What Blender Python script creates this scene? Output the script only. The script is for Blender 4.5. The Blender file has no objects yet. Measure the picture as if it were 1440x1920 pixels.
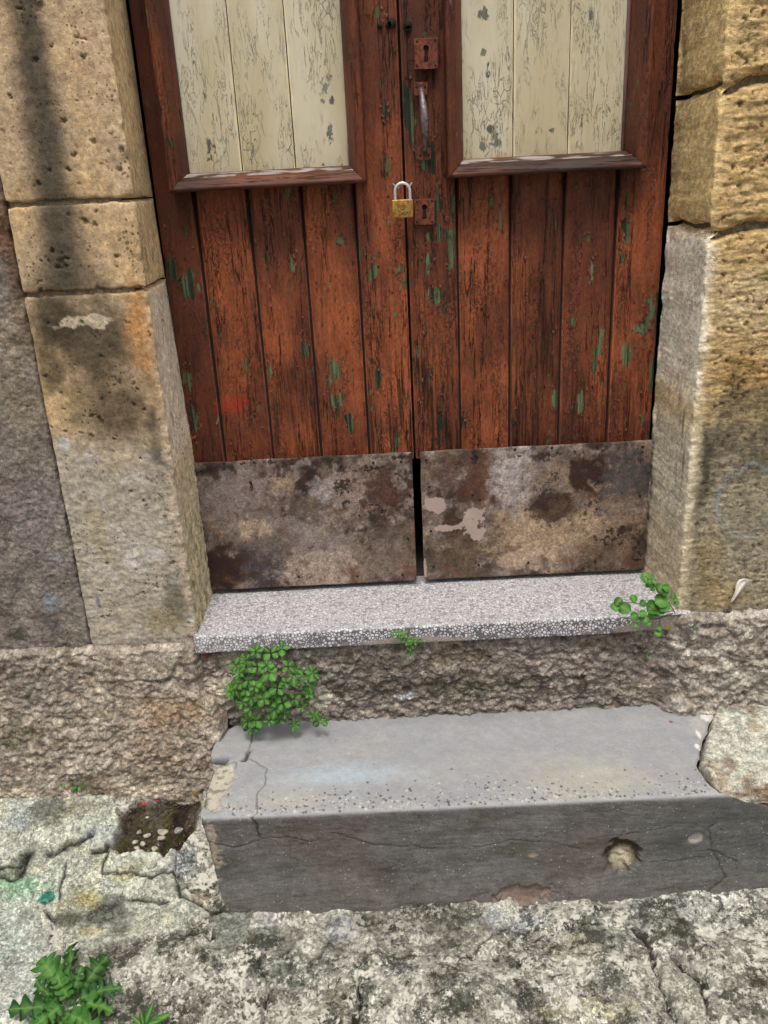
import bpy, math, random
import numpy as np
from mathutils import Matrix, Vector

# ---------------------------------------------------------------- camera
scene = bpy.context.scene
CAM = np.array([0.0, -1.93, 0.91]); FOC = 1600.0
_p, _r, _y = map(math.radians, (21.0, 3.0, -0.5))
FWD = np.array([math.sin(_y)*math.cos(_p), math.cos(_y)*math.cos(_p), -math.sin(_p)])
_r0 = np.array([math.cos(_y), -math.sin(_y), 0.0]); _u0 = np.cross(_r0, FWD)
RGT = _r0*math.cos(_r) - _u0*math.sin(_r); UPV = _r0*math.sin(_r) + _u0*math.cos(_r)
cd = bpy.data.cameras.new('camera'); cam = bpy.data.objects.new('camera', cd)
scene.collection.objects.link(cam)
M = Matrix.Identity(4)
for i in range(3):
    M[i][0] = RGT[i]; M[i][1] = UPV[i]; M[i][2] = -FWD[i]; M[i][3] = CAM[i]
cam.matrix_world = M
cd.sensor_fit = 'VERTICAL'; cd.sensor_height = 36.0; cd.lens = 36.0*FOC/1920.0
cd.clip_start = 0.02; cd.clip_end = 400.0
scene.camera = cam

# ---------------------------------------------------------------- light: soft daylight high above an open lane
SUN_EL, SUN_AZ = 66.0, 181.0          # azimuth measured from +Y (north) clockwise
w = bpy.data.worlds.new('World'); scene.world = w; w.use_nodes = True
wn = w.node_tree; bg = wn.nodes['Background']
sky = wn.nodes.new('ShaderNodeTexSky'); sky.sky_type = 'NISHITA'; sky.sun_disc = False
sky.sun_elevation = math.radians(SUN_EL); sky.sun_rotation = math.radians(SUN_AZ)
sky.dust_density = 6.0; sky.air_density = 1.0; sky.ozone_density = 0.6
hs = wn.nodes.new('ShaderNodeHueSaturation'); hs.inputs['Saturation'].default_value = 0.35      # bright thin cloud: nearly white sky
wn.links.new(sky.outputs[0], hs.inputs['Color']); wn.links.new(hs.outputs[0], bg.inputs[0]); bg.inputs[1].default_value = 0.13
sl = bpy.data.lights.new('sun', 'SUN'); sl.energy = 1.9; sl.angle = math.radians(14); sl.color = (1.0, 0.95, 0.88)
so = bpy.data.objects.new('sun', sl); scene.collection.objects.link(so)
az, el = math.radians(SUN_AZ), math.radians(SUN_EL)
sdir = Vector((math.sin(az)*math.cos(el), math.cos(az)*math.cos(el), math.sin(el)))
so.rotation_euler = sdir.to_track_quat('Z', 'Y').to_euler(); so.location = (0, -3, 4)
scene.view_settings.view_transform = 'Standard'; scene.view_settings.look = 'None'
scene.view_settings.gamma = 1.0; scene.view_settings.use_curve_mapping = False
scene.view_settings.exposure = 0.06

# ---------------------------------------------------------------- measuring helpers (photo pixel -> point on a real surface)
def ray(px, py): return FWD + RGT*((px-720)/FOC) - UPV*((py-960)/FOC)
def atY(px, py, Y): d = ray(px, py); return CAM + d*(Y-CAM[1])/d[1]
def atZ(px, py, Z): d = ray(px, py); return CAM + d*(Z-CAM[2])/d[2]
def ground0(x, y):
    x = np.asarray(x, float); y = np.asarray(y, float)
    k = np.clip((y+0.52)/0.30, 0, 1); k = k*k*(3-2*k)
    l = np.clip((-0.32-x)/0.08, 0, 1)
    return -0.553 + 0.116*k*l + 0.01*np.clip((x-0.4)/0.5, 0, 1)
def atG(px, py):
    z = -0.55
    for _ in range(12):
        p = atZ(px, py, z); z = 0.5*z+0.5*float(ground0(p[0], p[1]))
    return p

# ---------------------------------------------------------------- noise
def _h(ix, iy, seed):
    h = (ix.astype(np.uint32)*np.uint32(374761393)) ^ (iy.astype(np.uint32)*np.uint32(668265263)) ^ np.uint32((seed*2246822519+3266489917) & 0xffffffff)
    h = (h ^ (h >> np.uint32(13)))*np.uint32(1274126177)
    h = (h ^ (h >> np.uint32(16)))*np.uint32(2654435761)
    return h ^ (h >> np.uint32(15))
def pn(x, y, seed=0):
    x0 = np.floor(x); y0 = np.floor(y); fx = x-x0; fy = y-y0
    ix = x0.astype(np.int64); iy = y0.astype(np.int64)
    def g(dx, dy):
        a = _h(ix+dx, iy+dy, seed).astype(np.float64)*(2*math.pi/4294967296.0)
        return np.cos(a)*(fx-dx)+np.sin(a)*(fy-dy)
    u = fx*fx*fx*(fx*(fx*6-15)+10); v = fy*fy*fy*(fy*(fy*6-15)+10)
    a = g(0, 0); b = g(1, 0); c = g(0, 1); d = g(1, 1)
    return 1.5*(a+(b-a)*u+(c-a)*v+(a-b-c+d)*u*v)
def fbm(x, y, o=5, seed=0, gain=0.5, lac=2.03):
    r = 0; a = 1; n = 0
    for i in range(o):
        r = r+a*pn(x, y, seed+i*17); n += a; a *= gain; x = x*lac+3.1; y = y*lac-1.7
    return r/n*1.5
def ridge(x, y, o=4, seed=0, gain=0.55):
    r = 0; a = 1; n = 0
    for i in range(o):
        r = r+a*(1-2*np.abs(pn(x, y, seed+i*13))); n += a; a *= gain; x = x*2.1+5; y = y*2.1+9
    return r/n
def worley(x, y, seed=0):
    x0 = np.floor(x); y0 = np.floor(y)
    f1 = np.full(x.shape, 9.0); f2 = f1.copy(); idv = np.zeros(x.shape)
    for i in (-1, 0, 1):
        for j in (-1, 0, 1):
            cx = (x0+i).astype(np.int64); cy = (y0+j).astype(np.int64)
            h1 = _h(cx, cy, seed)/4294967296.0; h2 = _h(cx, cy, seed+91)/4294967296.0
            d = np.hypot(cx+h1-x, cy+h2-y)
            m = d < f1
            f2 = np.where(m, f1, np.minimum(f2, d)); idv = np.where(m, h1, idv); f1 = np.where(m, d, f1)
    return f1, f2, idv
def ss(a, b, x):
    t = np.clip((x-a)/(b-a), 0, 1); return t*t*(3-2*t)
def polydist(x, y, pts):
    d = np.full(x.shape, 9.0)
    for (ax, ay), (bx, by) in zip(pts[:-1], pts[1:]):
        vx, vy = bx-ax, by-ay; L = vx*vx+vy*vy+1e-12
        t = np.clip(((x-ax)*vx+(y-ay)*vy)/L, 0, 1)
        d = np.minimum(d, np.hypot(x-ax-t*vx, y-ay-t*vy))
    return d
def sdf(x, y, pts):
    pts = list(pts)+[pts[0]]
    d = polydist(x, y, pts); ins = np.zeros(x.shape, bool)
    for (ax, ay), (bx, by) in zip(pts[:-1], pts[1:]):
        c = ((ay > y) != (by > y)) & (x < (bx-ax)*(y-ay)/(by-ay+1e-12)+ax)
        ins ^= c
    return np.where(ins, -d, d)
def lin(c):
    c = np.array(c, float)/255.0
    return np.where(c <= 0.04045, c/12.92, ((c+0.055)/1.055)**2.4)
def mixc(col, c, a): return col*(1-a[..., None])+lin(c)*a[..., None]

# ---------------------------------------------------------------- object helpers
COL = scene.collection
def tag(o, label=None, cat=None, group=None, kind=None):
    if label: o['label'] = label
    if cat: o['category'] = cat
    if group: o['group'] = group
    if kind: o['kind'] = kind
    return o
def thing(name, loc, label, cat, group=None):
    o = bpy.data.objects.new(name, None); o.location = tuple(map(float, loc)); o.empty_display_size = 0.05; COL.objects.link(o)
    return tag(o, label, cat, group)
def origin(parent):
    v = Vector((0, 0, 0))
    while parent is not None: v += Vector(parent.location); parent = parent.parent
    return np.array(v)
def link(name, me, mat, parent=None):
    o = bpy.data.objects.new(name, me); COL.objects.link(o)
    if mat and not me.materials: me.materials.append(mat)
    if parent: o.parent = parent
    return o
def mesh_np(name, V, F, mat, parent=None, col=None, attrs=None, smooth=True, local=False):
    V = np.asarray(V, np.float64).reshape(-1, 3); F = np.asarray(F, np.int32)
    if parent is not None and not local: V = V-origin(parent)
    me = bpy.data.meshes.new(name)
    me.vertices.add(len(V)); me.vertices.foreach_set('co', V.astype(np.float32).ravel())
    k = F.shape[1]
    me.loops.add(F.size); me.loops.foreach_set('vertex_index', F.ravel())
    me.polygons.add(len(F)); me.polygons.foreach_set('loop_start', np.arange(0, F.size, k, dtype=np.int32))
    me.polygons.foreach_set('use_smooth', np.full(len(F), smooth))
    me.update(calc_edges=True)
    if col is not None:
        a = me.color_attributes.new('Col', 'FLOAT_COLOR', 'POINT')
        c = np.ones((len(V), 4), np.float32); c[:, :3] = np.clip(col.reshape(-1, 3), 0.002, 0.95); a.data.foreach_set('color', c.ravel())
    for k2, v in (attrs or {}).items():
        a = me.attributes.new(k2, 'FLOAT', 'POINT'); a.data.foreach_set('value', np.asarray(v, np.float32).ravel())
    return link(name, me, mat, parent)
def gridF(n, m, flip=False):
    i = np.arange(n*m).reshape(n, m)
    a, b, c, d = i[:-1, :-1], i[1:, :-1], i[1:, 1:], i[:-1, 1:]
    F = np.stack([a, b, c, d], -1).reshape(-1, 4)
    return F[:, ::-1] if flip else F
def sheet(name, P, mat, parent=None, col=None, attrs=None, flip=False, mott=0.5, smooth=True):
    n, m = P.shape[:2]
    if col is not None:      # fine mottling of the stone itself
        u = P[..., 0]+.7*P[..., 1]; v = P[..., 2]+.8*P[..., 1]
        col = col*np.clip(1+mott*(.6*fbm(u*55, v*55, 4, 1501, .65)+.6*fbm(u*150, v*150, 3, 1502, .7)), .3, 1.7)[..., None]
    return mesh_np(name, P, gridF(n, m, flip), mat, parent, col, attrs, smooth)
def axis(lo, hi, step, vlo=None, vhi=None, grow=1.35):
    """fine spacing between vlo and vhi, growing outside"""
    vlo = lo if vlo is None else max(vlo, lo); vhi = hi if vhi is None else min(vhi, hi)
    n = max(2, int(round((vhi-vlo)/step))+1); a = list(np.linspace(vlo, vhi, n))
    s = step; x = vhi
    while x < hi-1e-9: s *= grow; x = min(hi, x+s); a.append(x)
    s = step; x = vlo
    while x > lo+1e-9: s *= grow; x = max(lo, x-s); a.insert(0, x)
    return np.array(a)
def path2d(pts, step, rad=0.006):
    """polyline (x,y) resampled with softened corners, plus outward normals"""
    pts = np.array(pts, float); seg = np.hypot(*np.diff(pts, axis=0).T); L = np.concatenate([[0], np.cumsum(seg)])
    n = int(L[-1]/step)+1; s = np.linspace(0, L[-1], n)
    def pos(q): return np.stack([np.interp(q, L, pts[:, 0]), np.interp(q, L, pts[:, 1])], -1)
    acc = 0; wsum = 0
    for o, wt in zip(np.linspace(-1, 1, 9), [1, 2, 3, 4, 4, 4, 3, 2, 1]):
        q = np.clip(s+o*rad, 0, L[-1]); acc = acc+pos(q)*wt; wsum += wt
    p = acc/wsum; p[0] = pts[0]; p[-1] = pts[-1]
    t = np.gradient(p, axis=0); t /= np.maximum(np.linalg.norm(t, axis=1, keepdims=True), 1e-9)
    return s, p, np.stack([-t[:, 1], t[:, 0]], -1)
def blob(P, px, py, plane, rx, ry, soft=0.5, warp=None, amt=0.5):
    """soft patch on a real surface; plane=('Y',v) / ('Z',v) / 'G'. returns 0..1"""
    f = {'Y': lambda a, b: atY(a, b, plane[1]), 'Z': lambda a, b: atZ(a, b, plane[1]), 'G': atG}[plane[0]]
    c = f(px, py); a = np.linalg.norm(f(px+rx, py)-c); b = np.linalg.norm(f(px, py+ry)-c)
    k = 2 if plane[0] == 'Y' else 1
    d = np.sqrt(((P[..., 0]-c[0])/a)**2+((P[..., k]-c[k])/b)**2)
    if warp is not None: d = d+warp*amt
    return 1-ss(1-soft, 1+soft*0.6, d)
def pits(s, t, lst, depth, seed=1):
    """scattered round holes: list of (s,t,r); returns height<=0"""
    h = np.zeros(s.shape)
    for (a, b, r, k) in lst:
        m = (np.abs(s-a) < r*2.2) & (np.abs(t-b) < r*2.2)
        if not m.any(): continue
        d = np.hypot((s[m]-a)/k, (t[m]-b)*k)/r
        h[m] = np.minimum(h[m], -depth*np.clip(1.15-d*d, 0, 1)*min(1, r/0.004))
    return h

# ---------------------------------------------------------------- material helpers
class NT:
    def __init__(s, name):
        s.m = bpy.data.materials.new(name); s.m.use_nodes = True; s.t = s.m.node_tree
        s.b = s.t.nodes['Principled BSDF']; s.tc = s.t.nodes.new('ShaderNodeTexCoord')
        s.oi = None
    def n(s, typ, **kw):
        nd = s.t.nodes.new(typ)
        for k, v in kw.items():
            if k.startswith('_'): setattr(nd, k[1:], v)
        return nd
    def put(s, sock, v):
        if isinstance(v, bpy.types.NodeSocket): s.t.links.new(v, sock)
        elif isinstance(v, (tuple, list)) and len(v) == 3 and sock.type == 'RGBA': sock.default_value = (*v, 1)
        else: sock.default_value = v
    def vec(s, sc=(1, 1, 1), rnd=False):
        mp = s.n('ShaderNodeMapping'); mp.inputs['Scale'].default_value = sc
        s.t.links.new(s.tc.outputs['Object'], mp.inputs['Vector'])
        if rnd:
            oi = s.n('ShaderNodeObjectInfo'); mm = s.math('MULTIPLY', oi.outputs['Random'], 37.0)
            s.t.links.new(mm, mp.inputs['Location'])
        return mp.outputs[0]
    def noise(s, scale, detail=4, rough=0.55, vec=None, dist=0.0):
        nd = s.n('ShaderNodeTexNoise'); nd.inputs['Scale'].default_value = scale; nd.inputs['Detail'].default_value = detail
        nd.inputs['Roughness'].default_value = rough; nd.inputs['Distortion'].default_value = dist
        s.t.links.new(vec if vec is not None else s.tc.outputs['Object'], nd.inputs['Vector']); return nd.outputs[0]
    def vor(s, scale, feature='F1', vec=None, out='Distance', rnd=1.0):
        nd = s.n('ShaderNodeTexVoronoi', _feature=feature); nd.inputs['Scale'].default_value = scale; nd.inputs['Randomness'].default_value = rnd
        s.t.links.new(vec if vec is not None else s.tc.outputs['Object'], nd.inputs['Vector']); return nd.outputs[out]
    def math(s, op, a, b=0.0, c=0.0, clamp=False):
        nd = s.n('ShaderNodeMath', _operation=op, _use_clamp=clamp); s.put(nd.inputs[0], a); s.put(nd.inputs[1], b); s.put(nd.inputs[2], c); return nd.outputs[0]
    def rng(s, v, a, b, c=0.0, d=1.0):
        nd = s.n('ShaderNodeMapRange', _interpolation_type='SMOOTHSTEP')
        s.put(nd.inputs[0], v)
        for i, x in enumerate((a, b, c, d)): s.put(nd.inputs[i+1], x)
        return nd.outputs[0]
    def mix(s, f, a, b, mode='MIX'):
        nd = s.n('ShaderNodeMix', _data_type='RGBA', _blend_type=mode)
        s.put(nd.inputs[0], f); s.put(nd.inputs[6], a); s.put(nd.inputs[7], b); return nd.outputs[2]
    def attr(s, name, out='Fac'):
        nd = s.n('ShaderNodeAttribute', _attribute_name=name); return nd.outputs[out]
    def scale(s, col, f):
        nd = s.n('ShaderNodeVectorMath', _operation='SCALE'); s.put(nd.inputs[0], col); s.put(nd.inputs[3], f); return nd.outputs[0]
    def bump(s, h, dist, strength=1.0):
        nd = s.n('ShaderNodeBump'); nd.inputs['Distance'].default_value = dist; nd.inputs['Strength'].default_value = strength
        s.put(nd.inputs['Height'], h); s.t.links.new(nd.outputs[0], s.b.inputs['Normal'])
    def done(s, col, rough=0.9, metal=0.0, spec=0.3):
        s.put(s.b.inputs['Base Color'], col); s.put(s.b.inputs['Roughness'], rough); s.put(s.b.inputs['Metallic'], metal)
        s.b.inputs['Specular IOR Level'].default_value = spec
        return s.m

def stone_mat(name, fine=90, amt=0.35, grit=420, gamt=0.2, pit=130, pitamt=0.0, speck=0.0, bump=0.0012, rough=0.9, lich=0.0, aniso=(1, 1, 1)):
    N = NT(name); c = N.attr('Col', 'Color'); v = N.vec(aniso)
    n1 = N.noise(fine, 7, 0.72, v); n2 = N.noise(grit, 3, 0.7, v); n3 = N.noise(fine*0.28, 5, 0.7, v)
    f = N.math('MULTIPLY', N.rng(n1, 0.3, 0.72, 1-amt, 1+amt), N.rng(n2, 0.3, 0.7, 1-gamt, 1+gamt))
    f = N.math('MULTIPLY', f, N.rng(n3, 0.32, 0.68, 1-amt*0.45, 1+amt*0.45))
    h = N.math('ADD', N.math('MULTIPLY', n1, 1.0), N.math('MULTIPLY', n2, 0.35))
    if pitamt > 0:
        vd = N.vor(pit, vec=v); dens = N.noise(fine*0.2, 3, 0.6)
        rad = N.rng(dens, 0.42, 0.72, 0.05, 0.33)
        pm = N.math('LESS_THAN', vd, rad)
        f = N.math('MULTIPLY', f, N.math('SUBTRACT', 1.0, N.math('MULTIPLY', pm, pitamt)))
        h = N.math('SUBTRACT', h, N.math('MULTIPLY', pm, 1.0))
    c = N.scale(c, f)
    if lich > 0:      # lichen crust: white and near-black flecks
        l1 = N.noise(95, 8, 0.8, dist=0.3); l2 = N.noise(70, 8, 0.82, dist=0.3); big = N.noise(15, 5, 0.65)
        wm = N.rng(N.math('ADD', l1, N.math('MULTIPLY', N.math('SUBTRACT', big, 0.5), 0.7)), 0.49, 0.555)
        bm = N.rng(N.math('SUBTRACT', l2, N.math('MULTIPLY', N.math('SUBTRACT', big, 0.5), 0.7)), 0.52, 0.58)
        la = N.attr('lich')
        c = N.mix(N.math('MULTIPLY', N.math('MULTIPLY', wm, lich), la), c, tuple(lin((206, 203, 190))))
        c = N.mix(N.math('MULTIPLY', N.math('MULTIPLY', bm, lich*0.9), la), c, tuple(lin((52, 52, 45))))
        h = N.math('ADD', h, N.math('MULTIPLY', wm, 0.5))
    if speck > 0:
        sv = N.vor(230, out='Distance'); sc = N.vor(230, out='Color')
        sep = N.n('ShaderNodeSeparateColor'); N.put(sep.inputs[0], sc)
        sm = N.math('MULTIPLY', N.math('LESS_THAN', sv, 0.25), N.math('GREATER_THAN', sep.outputs[0], 1-speck))
        c = N.mix(N.math('MULTIPLY', sm, 0.8), c, (0.55, 0.53, 0.48))
    N.bump(h, bump)
    return N.done(c, rough)
# ---------------------------------------------------------------- materials
M_JAMB = stone_mat('limestone_dressed', 70, 0.26, 420, 0.2, 105, 0.6, 0.0, 0.0022)
M_ROUGH = stone_mat('sandstone_eroded', 60, 0.36, 300, 0.25, 150, 0.6, 0.0, 0.0036, aniso=(1, 1, 2.2))
M_PLAST = stone_mat('grey_render', 85, 0.36, 330, 0.3, 150, 0.0, 0.03, 0.0036)
M_HARL = stone_mat('harled_plinth', 70, 0.5, 300, 0.36, 120, 0.3, 0.08, 0.0050)
M_CEM = stone_mat('cement', 45, 0.07, 600, 0.10, 190, 0.0, 0.02, 0.0004, 0.75)
M_CEMF = stone_mat('cement_front', 60, 0.2, 380, 0.26, 120, 0.25, 0.03, 0.0020, 0.85, aniso=(0.8, 1, 1.1))
M_GRND = stone_mat('ground_rock', 75, 0.42, 330, 0.34, 140, 0.45, 0.05, 0.0040, lich=0.95)
M_MORT = stone_mat('mortar', 90, 0.3, 400, 0.2, 120, 0.3, 0.05, 0.003)

def paint_mat():
    N = NT('peeling_brown_paint'); v = N.vec((1, 1, 1), True)
    vg = N.vec((1, 1, 0.035), True); vs = N.vec((1, 1, 0.16), True); vc = N.vec((1, 1, 0.05), True)
    big = N.noise(9, 5, 0.6, N.vec((1, 1, 0.5), True))
    col = N.mix(N.rng(big, 0.33, 0.68), tuple(lin((92, 46, 27))), tuple(lin((143, 76, 43))))
    col = N.mix(N.math('MULTIPLY', N.rng(N.noise(24, 6, 0.7, vs), 0.5, 0.72), 0.3), col, tuple(lin((76, 36, 22))))
    fine = N.noise(230, 6, 0.75, N.vec((1, 1, 0.5), True)); col = N.scale(col, N.math('MULTIPLY', N.rng(fine, 0.34, 0.66, 0.68, 1.28), N.rng(N.noise(60, 6, 0.75, vs), 0.34, 0.66, 0.78, 1.2)))
    oi = N.n('ShaderNodeObjectInfo'); col = N.scale(col, N.math('MULTIPLY_ADD', oi.outputs['Random'], 0.38, 0.80))
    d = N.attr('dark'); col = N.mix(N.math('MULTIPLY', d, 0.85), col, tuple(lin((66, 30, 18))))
    wear = N.attr('wear')
    grain = N.noise(170, 5, 0.62, vg, 0.3)
    gl = N.math('MULTIPLY', N.rng(grain, 0.48, 0.39), N.rng(wear, 0.48, 0.9))        # open grain lines
    col = N.mix(N.math('MULTIPLY', gl, 0.85), col, (0.022, 0.010, 0.007))
    crk = N.noise(34, 6, 0.68, vc, 0.25)
    cr = N.math('MULTIPLY', N.rng(N.math('ABSOLUTE', N.math('SUBTRACT', crk, 0.5)), 0.011, 0.003), N.rng(N.noise(12, 3, 0.6, vs), 0.44, 0.54))
    # small alligator flakes
    wv = N.n('ShaderNodeVectorMath', _operation='ADD'); N.put(wv.inputs[0], N.vec((1, 1, 0.4), True))
    nz = N.n('ShaderNodeTexNoise'); nz.inputs['Scale'].default_value = 55; nz.inputs['Detail'].default_value = 4; N.t.links.new(v, nz.inputs['Vector'])
    N.put(wv.inputs[1], N.scale(nz.outputs['Color'], 0.035))
    fl = N.vor(95, 'DISTANCE_TO_EDGE', wv.outputs[0]); fln = N.noise(26, 5, 0.65, vs)
    fm = N.math('MULTIPLY', N.rng(fl, 0.07, 0.02), N.rng(fln, 0.50, 0.58))
    # peeled patches: placed ones from the attribute, small ones from noise
    pe = N.attr('peel'); fr = N.noise(110, 6, 0.72, N.vec((1, 1, 0.5), True)); md = N.noise(42, 6, 0.7, N.vec((1, 1, 0.4), True))
    pv = N.math('ADD', N.math('ADD', pe, N.math('MULTIPLY', N.math('SUBTRACT', fr, 0.5), 1.1)), N.math('MULTIPLY', N.math('SUBTRACT', N.noise(42, 5, 0.65, N.vec((1, 1, 0.3), True), 0.6), 0.5), 3.2))
    p1 = N.rng(pv, 0.53, 0.56)
    p2 = N.rng(N.math('ADD', md, N.math('MULTIPLY', N.math('SUBTRACT', wear, 0.5), 0.16)), 0.655, 0.665)
    pk = N.math('MAXIMUM', p1, p2)
    gn = N.noise(60, 5, 0.7, vg)
    under = N.mix(N.rng(gn, 0.4, 0.6), tuple(lin((30, 34, 24))), tuple(lin((98, 114, 80))))
    bare = N.mix(N.rng(gn, 0.4, 0.6), tuple(lin((40, 24, 18))), tuple(lin((88, 66, 50))))
    uc = N.mix(N.rng(N.noise(14, 3, 0.6, v), 0.47, 0.53), bare, under)
    uc = N.mix(p1, uc, under)
    col = N.mix(cr, col, (0.012, 0.007, 0.005)); col = N.mix(N.math('MULTIPLY', fm, 0.7), col, (0.03, 0.012, 0.008))
    rim = N.math('MULTIPLY', N.rng(pv, 0.49, 0.525), N.math('SUBTRACT', 1.0, p1))
    col = N.mix(N.math('MULTIPLY', rim, 0.35), col, tuple(lin((190, 110, 70))))  # pale rim painted as light caught on curled flake edges
    col = N.mix(pk, col, uc)
    bl = N.attr('bleach'); col = N.mix(N.math('MULTIPLY', N.rng(N.math('ADD', bl, N.math('MULTIPLY', N.math('SUBTRACT', N.noise(70, 6, 0.75, vs), 0.5), 1.2)), 0.45, 0.65), 0.9), col, tuple(lin((150, 128, 116))))
    rd = N.attr('red'); col = N.mix(N.math('MULTIPLY', rd, 0.45), col, tuple(lin((176, 46, 26))))
    h = N.math('ADD', N.math('MULTIPLY', N.math('SUBTRACT', 1.0, pk), 0.9), N.math('MULTIPLY', N.math('SUBTRACT', 1.0, gl), 0.55))
    h = N.math('ADD', h, N.math('MULTIPLY', N.math('SUBTRACT', 1.0, cr), 1.0))
    h = N.math('ADD', h, N.math('MULTIPLY', N.math('SUBTRACT', 1.0, fm), 0.4))
    h = N.math('ADD', h, N.math('MULTIPLY', N.noise(85, 6, 0.7, vs), 0.9)); h = N.math('ADD', h, N.math('MULTIPLY', fine, 0.5))
    N.bump(h, 0.0034)
    ro = N.math('ADD', 0.5, N.math('MULTIPLY', pk, 0.35))
    return N.done(col, ro, 0, 0.35)
M_PAINT = paint_mat()

def cream_mat():
    N = NT('cracked_cream_paint'); vs = N.vec((1, 1, 0.22), True); vg = N.vec((1, 1, 0.05), True)
    col = N.mix(N.rng(N.noise(11, 5, 0.6, vs), 0.35, 0.65), tuple(lin((218, 204, 164))), tuple(lin((236, 226, 196))))
    crk = N.noise(75, 5, 0.7, N.vec((1, 1, 0.2), True), 0.6); zone = N.noise(13, 4, 0.65, N.vec((1, 1, 0.4), True))
    cr = N.math('MULTIPLY', N.rng(N.math('ABSOLUTE', N.math('SUBTRACT', crk, 0.5)), 0.012, 0.003), N.rng(zone, 0.42, 0.56))
    al = N.vor(75, 'DISTANCE_TO_EDGE', N.vec((1, 1, 0.6), True)); alm = N.math('MULTIPLY', N.rng(al, 0.06, 0.02), N.rng(zone, 0.58, 0.66))
    pe = N.attr('peel'); fr = N.noise(90, 6, 0.75, N.vec((1, 1, 0.6), True))
    p1 = N.rng(N.math('ADD', pe, N.math('MULTIPLY', N.math('SUBTRACT', fr, 0.5), 2.8)), 0.74, 0.78)
    uc = N.mix(N.rng(N.noise(80, 4, 0.6, vg), 0.4, 0.6), tuple(lin((92, 94, 80))), tuple(lin((140, 142, 128))))
    col = N.mix(N.math('MULTIPLY', cr, 0.75), col, (0.08, 0.07, 0.04)); col = N.mix(N.math('MULTIPLY', alm, 0.7), col, (0.08, 0.07, 0.04))
    col = N.mix(p1, col, uc)
    h = N.math('SUBTRACT', 1.0, N.math('MAXIMUM', N.math('MAXIMUM', cr, alm), p1))
    h = N.math('ADD', h, N.math('MULTIPLY', N.noise(140, 4, 0.6, vg), 0.4))
    N.bump(h, 0.0010)
    return N.done(col, 0.6, 0, 0.3)
M_CREAM = cream_mat()

def plate_mat():
    N = NT('rusted_sheet_metal'); c = N.attr('Col', 'Color')
    n1 = N.noise(38, 9, 0.75, dist=0.5); n2 = N.noise(260, 5, 0.7); n3 = N.noise(14, 8, 0.72, dist=0.8)
    c = N.scale(c, N.math('MULTIPLY', N.rng(n1, 0.3, 0.7, 0.6, 1.4), N.rng(n2, 0.3, 0.7, 0.6, 1.4)))
    c = N.mix(N.math('MULTIPLY', N.rng(n3, 0.54, 0.66), 0.6), c, tuple(lin((92, 50, 28))))
    dk = N.math('ADD', N.attr('dark'), N.math('MULTIPLY', N.math('SUBTRACT', N.noise(75, 7, 0.75), 0.5), 3.0))
    dm = N.rng(dk, 0.62, 0.72)
    c = N.mix(N.math('MULTIPLY', dm, 0.92), c, (0.012, 0.008, 0.006))
    wt = N.math('ADD', N.attr('pale'), N.math('MULTIPLY', N.math('SUBTRACT', N.noise(50, 7, 0.72), 0.5), 2.4))
    wm = N.rng(wt, 0.5, 0.58)
    c = N.mix(N.math('MULTIPLY', wm, 0.8), c, tuple(lin((176, 156, 146))))
    h = N.math('ADD', n1, N.math('MULTIPLY', n2, 0.4)); h = N.math('SUBTRACT', h, N.math('MULTIPLY', dm, 0.5)); h = N.math('ADD', h, N.math('MULTIPLY', wm, 0.3))
    N.bump(h, 0.0010)
    return N.done(c, 0.6, 0.0, 0.4)
M_PLATE = plate_mat()

def terrazzo_mat():
    N = NT('terrazzo'); nv = N.noise(60, 2, 0.5)
    v = N.vec((1, 1, 1)); e = N.vor(142, 'DISTANCE_TO_EDGE', v, rnd=1.0); cc = N.vor(142, 'F1', v, 'Color')
    sep = N.n('ShaderNodeSeparateColor'); N.put(sep.inputs[0], cc)
    front = N.attr('front')
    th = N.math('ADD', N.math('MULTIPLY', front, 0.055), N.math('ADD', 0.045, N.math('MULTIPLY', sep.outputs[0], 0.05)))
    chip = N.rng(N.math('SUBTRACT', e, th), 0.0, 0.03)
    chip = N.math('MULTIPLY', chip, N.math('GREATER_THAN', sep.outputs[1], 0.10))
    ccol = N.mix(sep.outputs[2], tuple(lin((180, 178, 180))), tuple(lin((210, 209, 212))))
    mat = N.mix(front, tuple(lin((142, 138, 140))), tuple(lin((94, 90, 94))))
    mat = N.scale(mat, N.rng(N.noise(300, 4, 0.7), 0.3, 0.7, 0.8, 1.2))
    c = N.mix(chip, mat, ccol)
    dirt = N.math('ADD', N.attr('dirt'), N.math('MULTIPLY', N.math('SUBTRACT', N.noise(35, 7, 0.7), 0.5), 0.9))
    c = N.mix(N.math('MULTIPLY', N.rng(dirt, 0.45, 0.7), 0.85), c, tuple(lin((142, 130, 122))))
    N.bump(N.math('ADD', N.math('MULTIPLY', chip, 0.6), nv), 0.0004)
    return N.done(c, 0.5, 0, 0.4)
M_TERR = terrazzo_mat()

def plain_mat(name, c, rough=0.6, metal=0.0, var=0.2, scale=120, bump=0.0005, c2=None):
    N = NT(name); n = N.noise(scale, 6, 0.65)
    col = N.mix(N.rng(n, 0.4, 0.62), tuple(lin(c)), tuple(lin(c2 or c)))
    col = N.scale(col, N.rng(N.noise(scale*2.3, 5, 0.7), 0.3, 0.7, 1-var, 1+var)); N.bump(n, bump)
    return N.done(col, rough, metal, 0.4)
M_RUST = plain_mat('painted_rusty_iron', (118, 62, 40), 0.55, 0.2, 0.35, 110, 0.0010, (78, 38, 26))
M_IRON = plain_mat('worn_grey_iron', (118, 112, 116), 0.45, 0.5, 0.25, 160, 0.0006, (92, 70, 62))
M_STEEL = plain_mat('bright_steel', (215, 215, 220), 0.3, 0.55, 0.06, 90, 0.0001)
M_BRASS = plain_mat('dull_brass', (178, 142, 78), 0.5, 0.6, 0.22, 150, 0.0003, (140, 104, 52))
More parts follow.
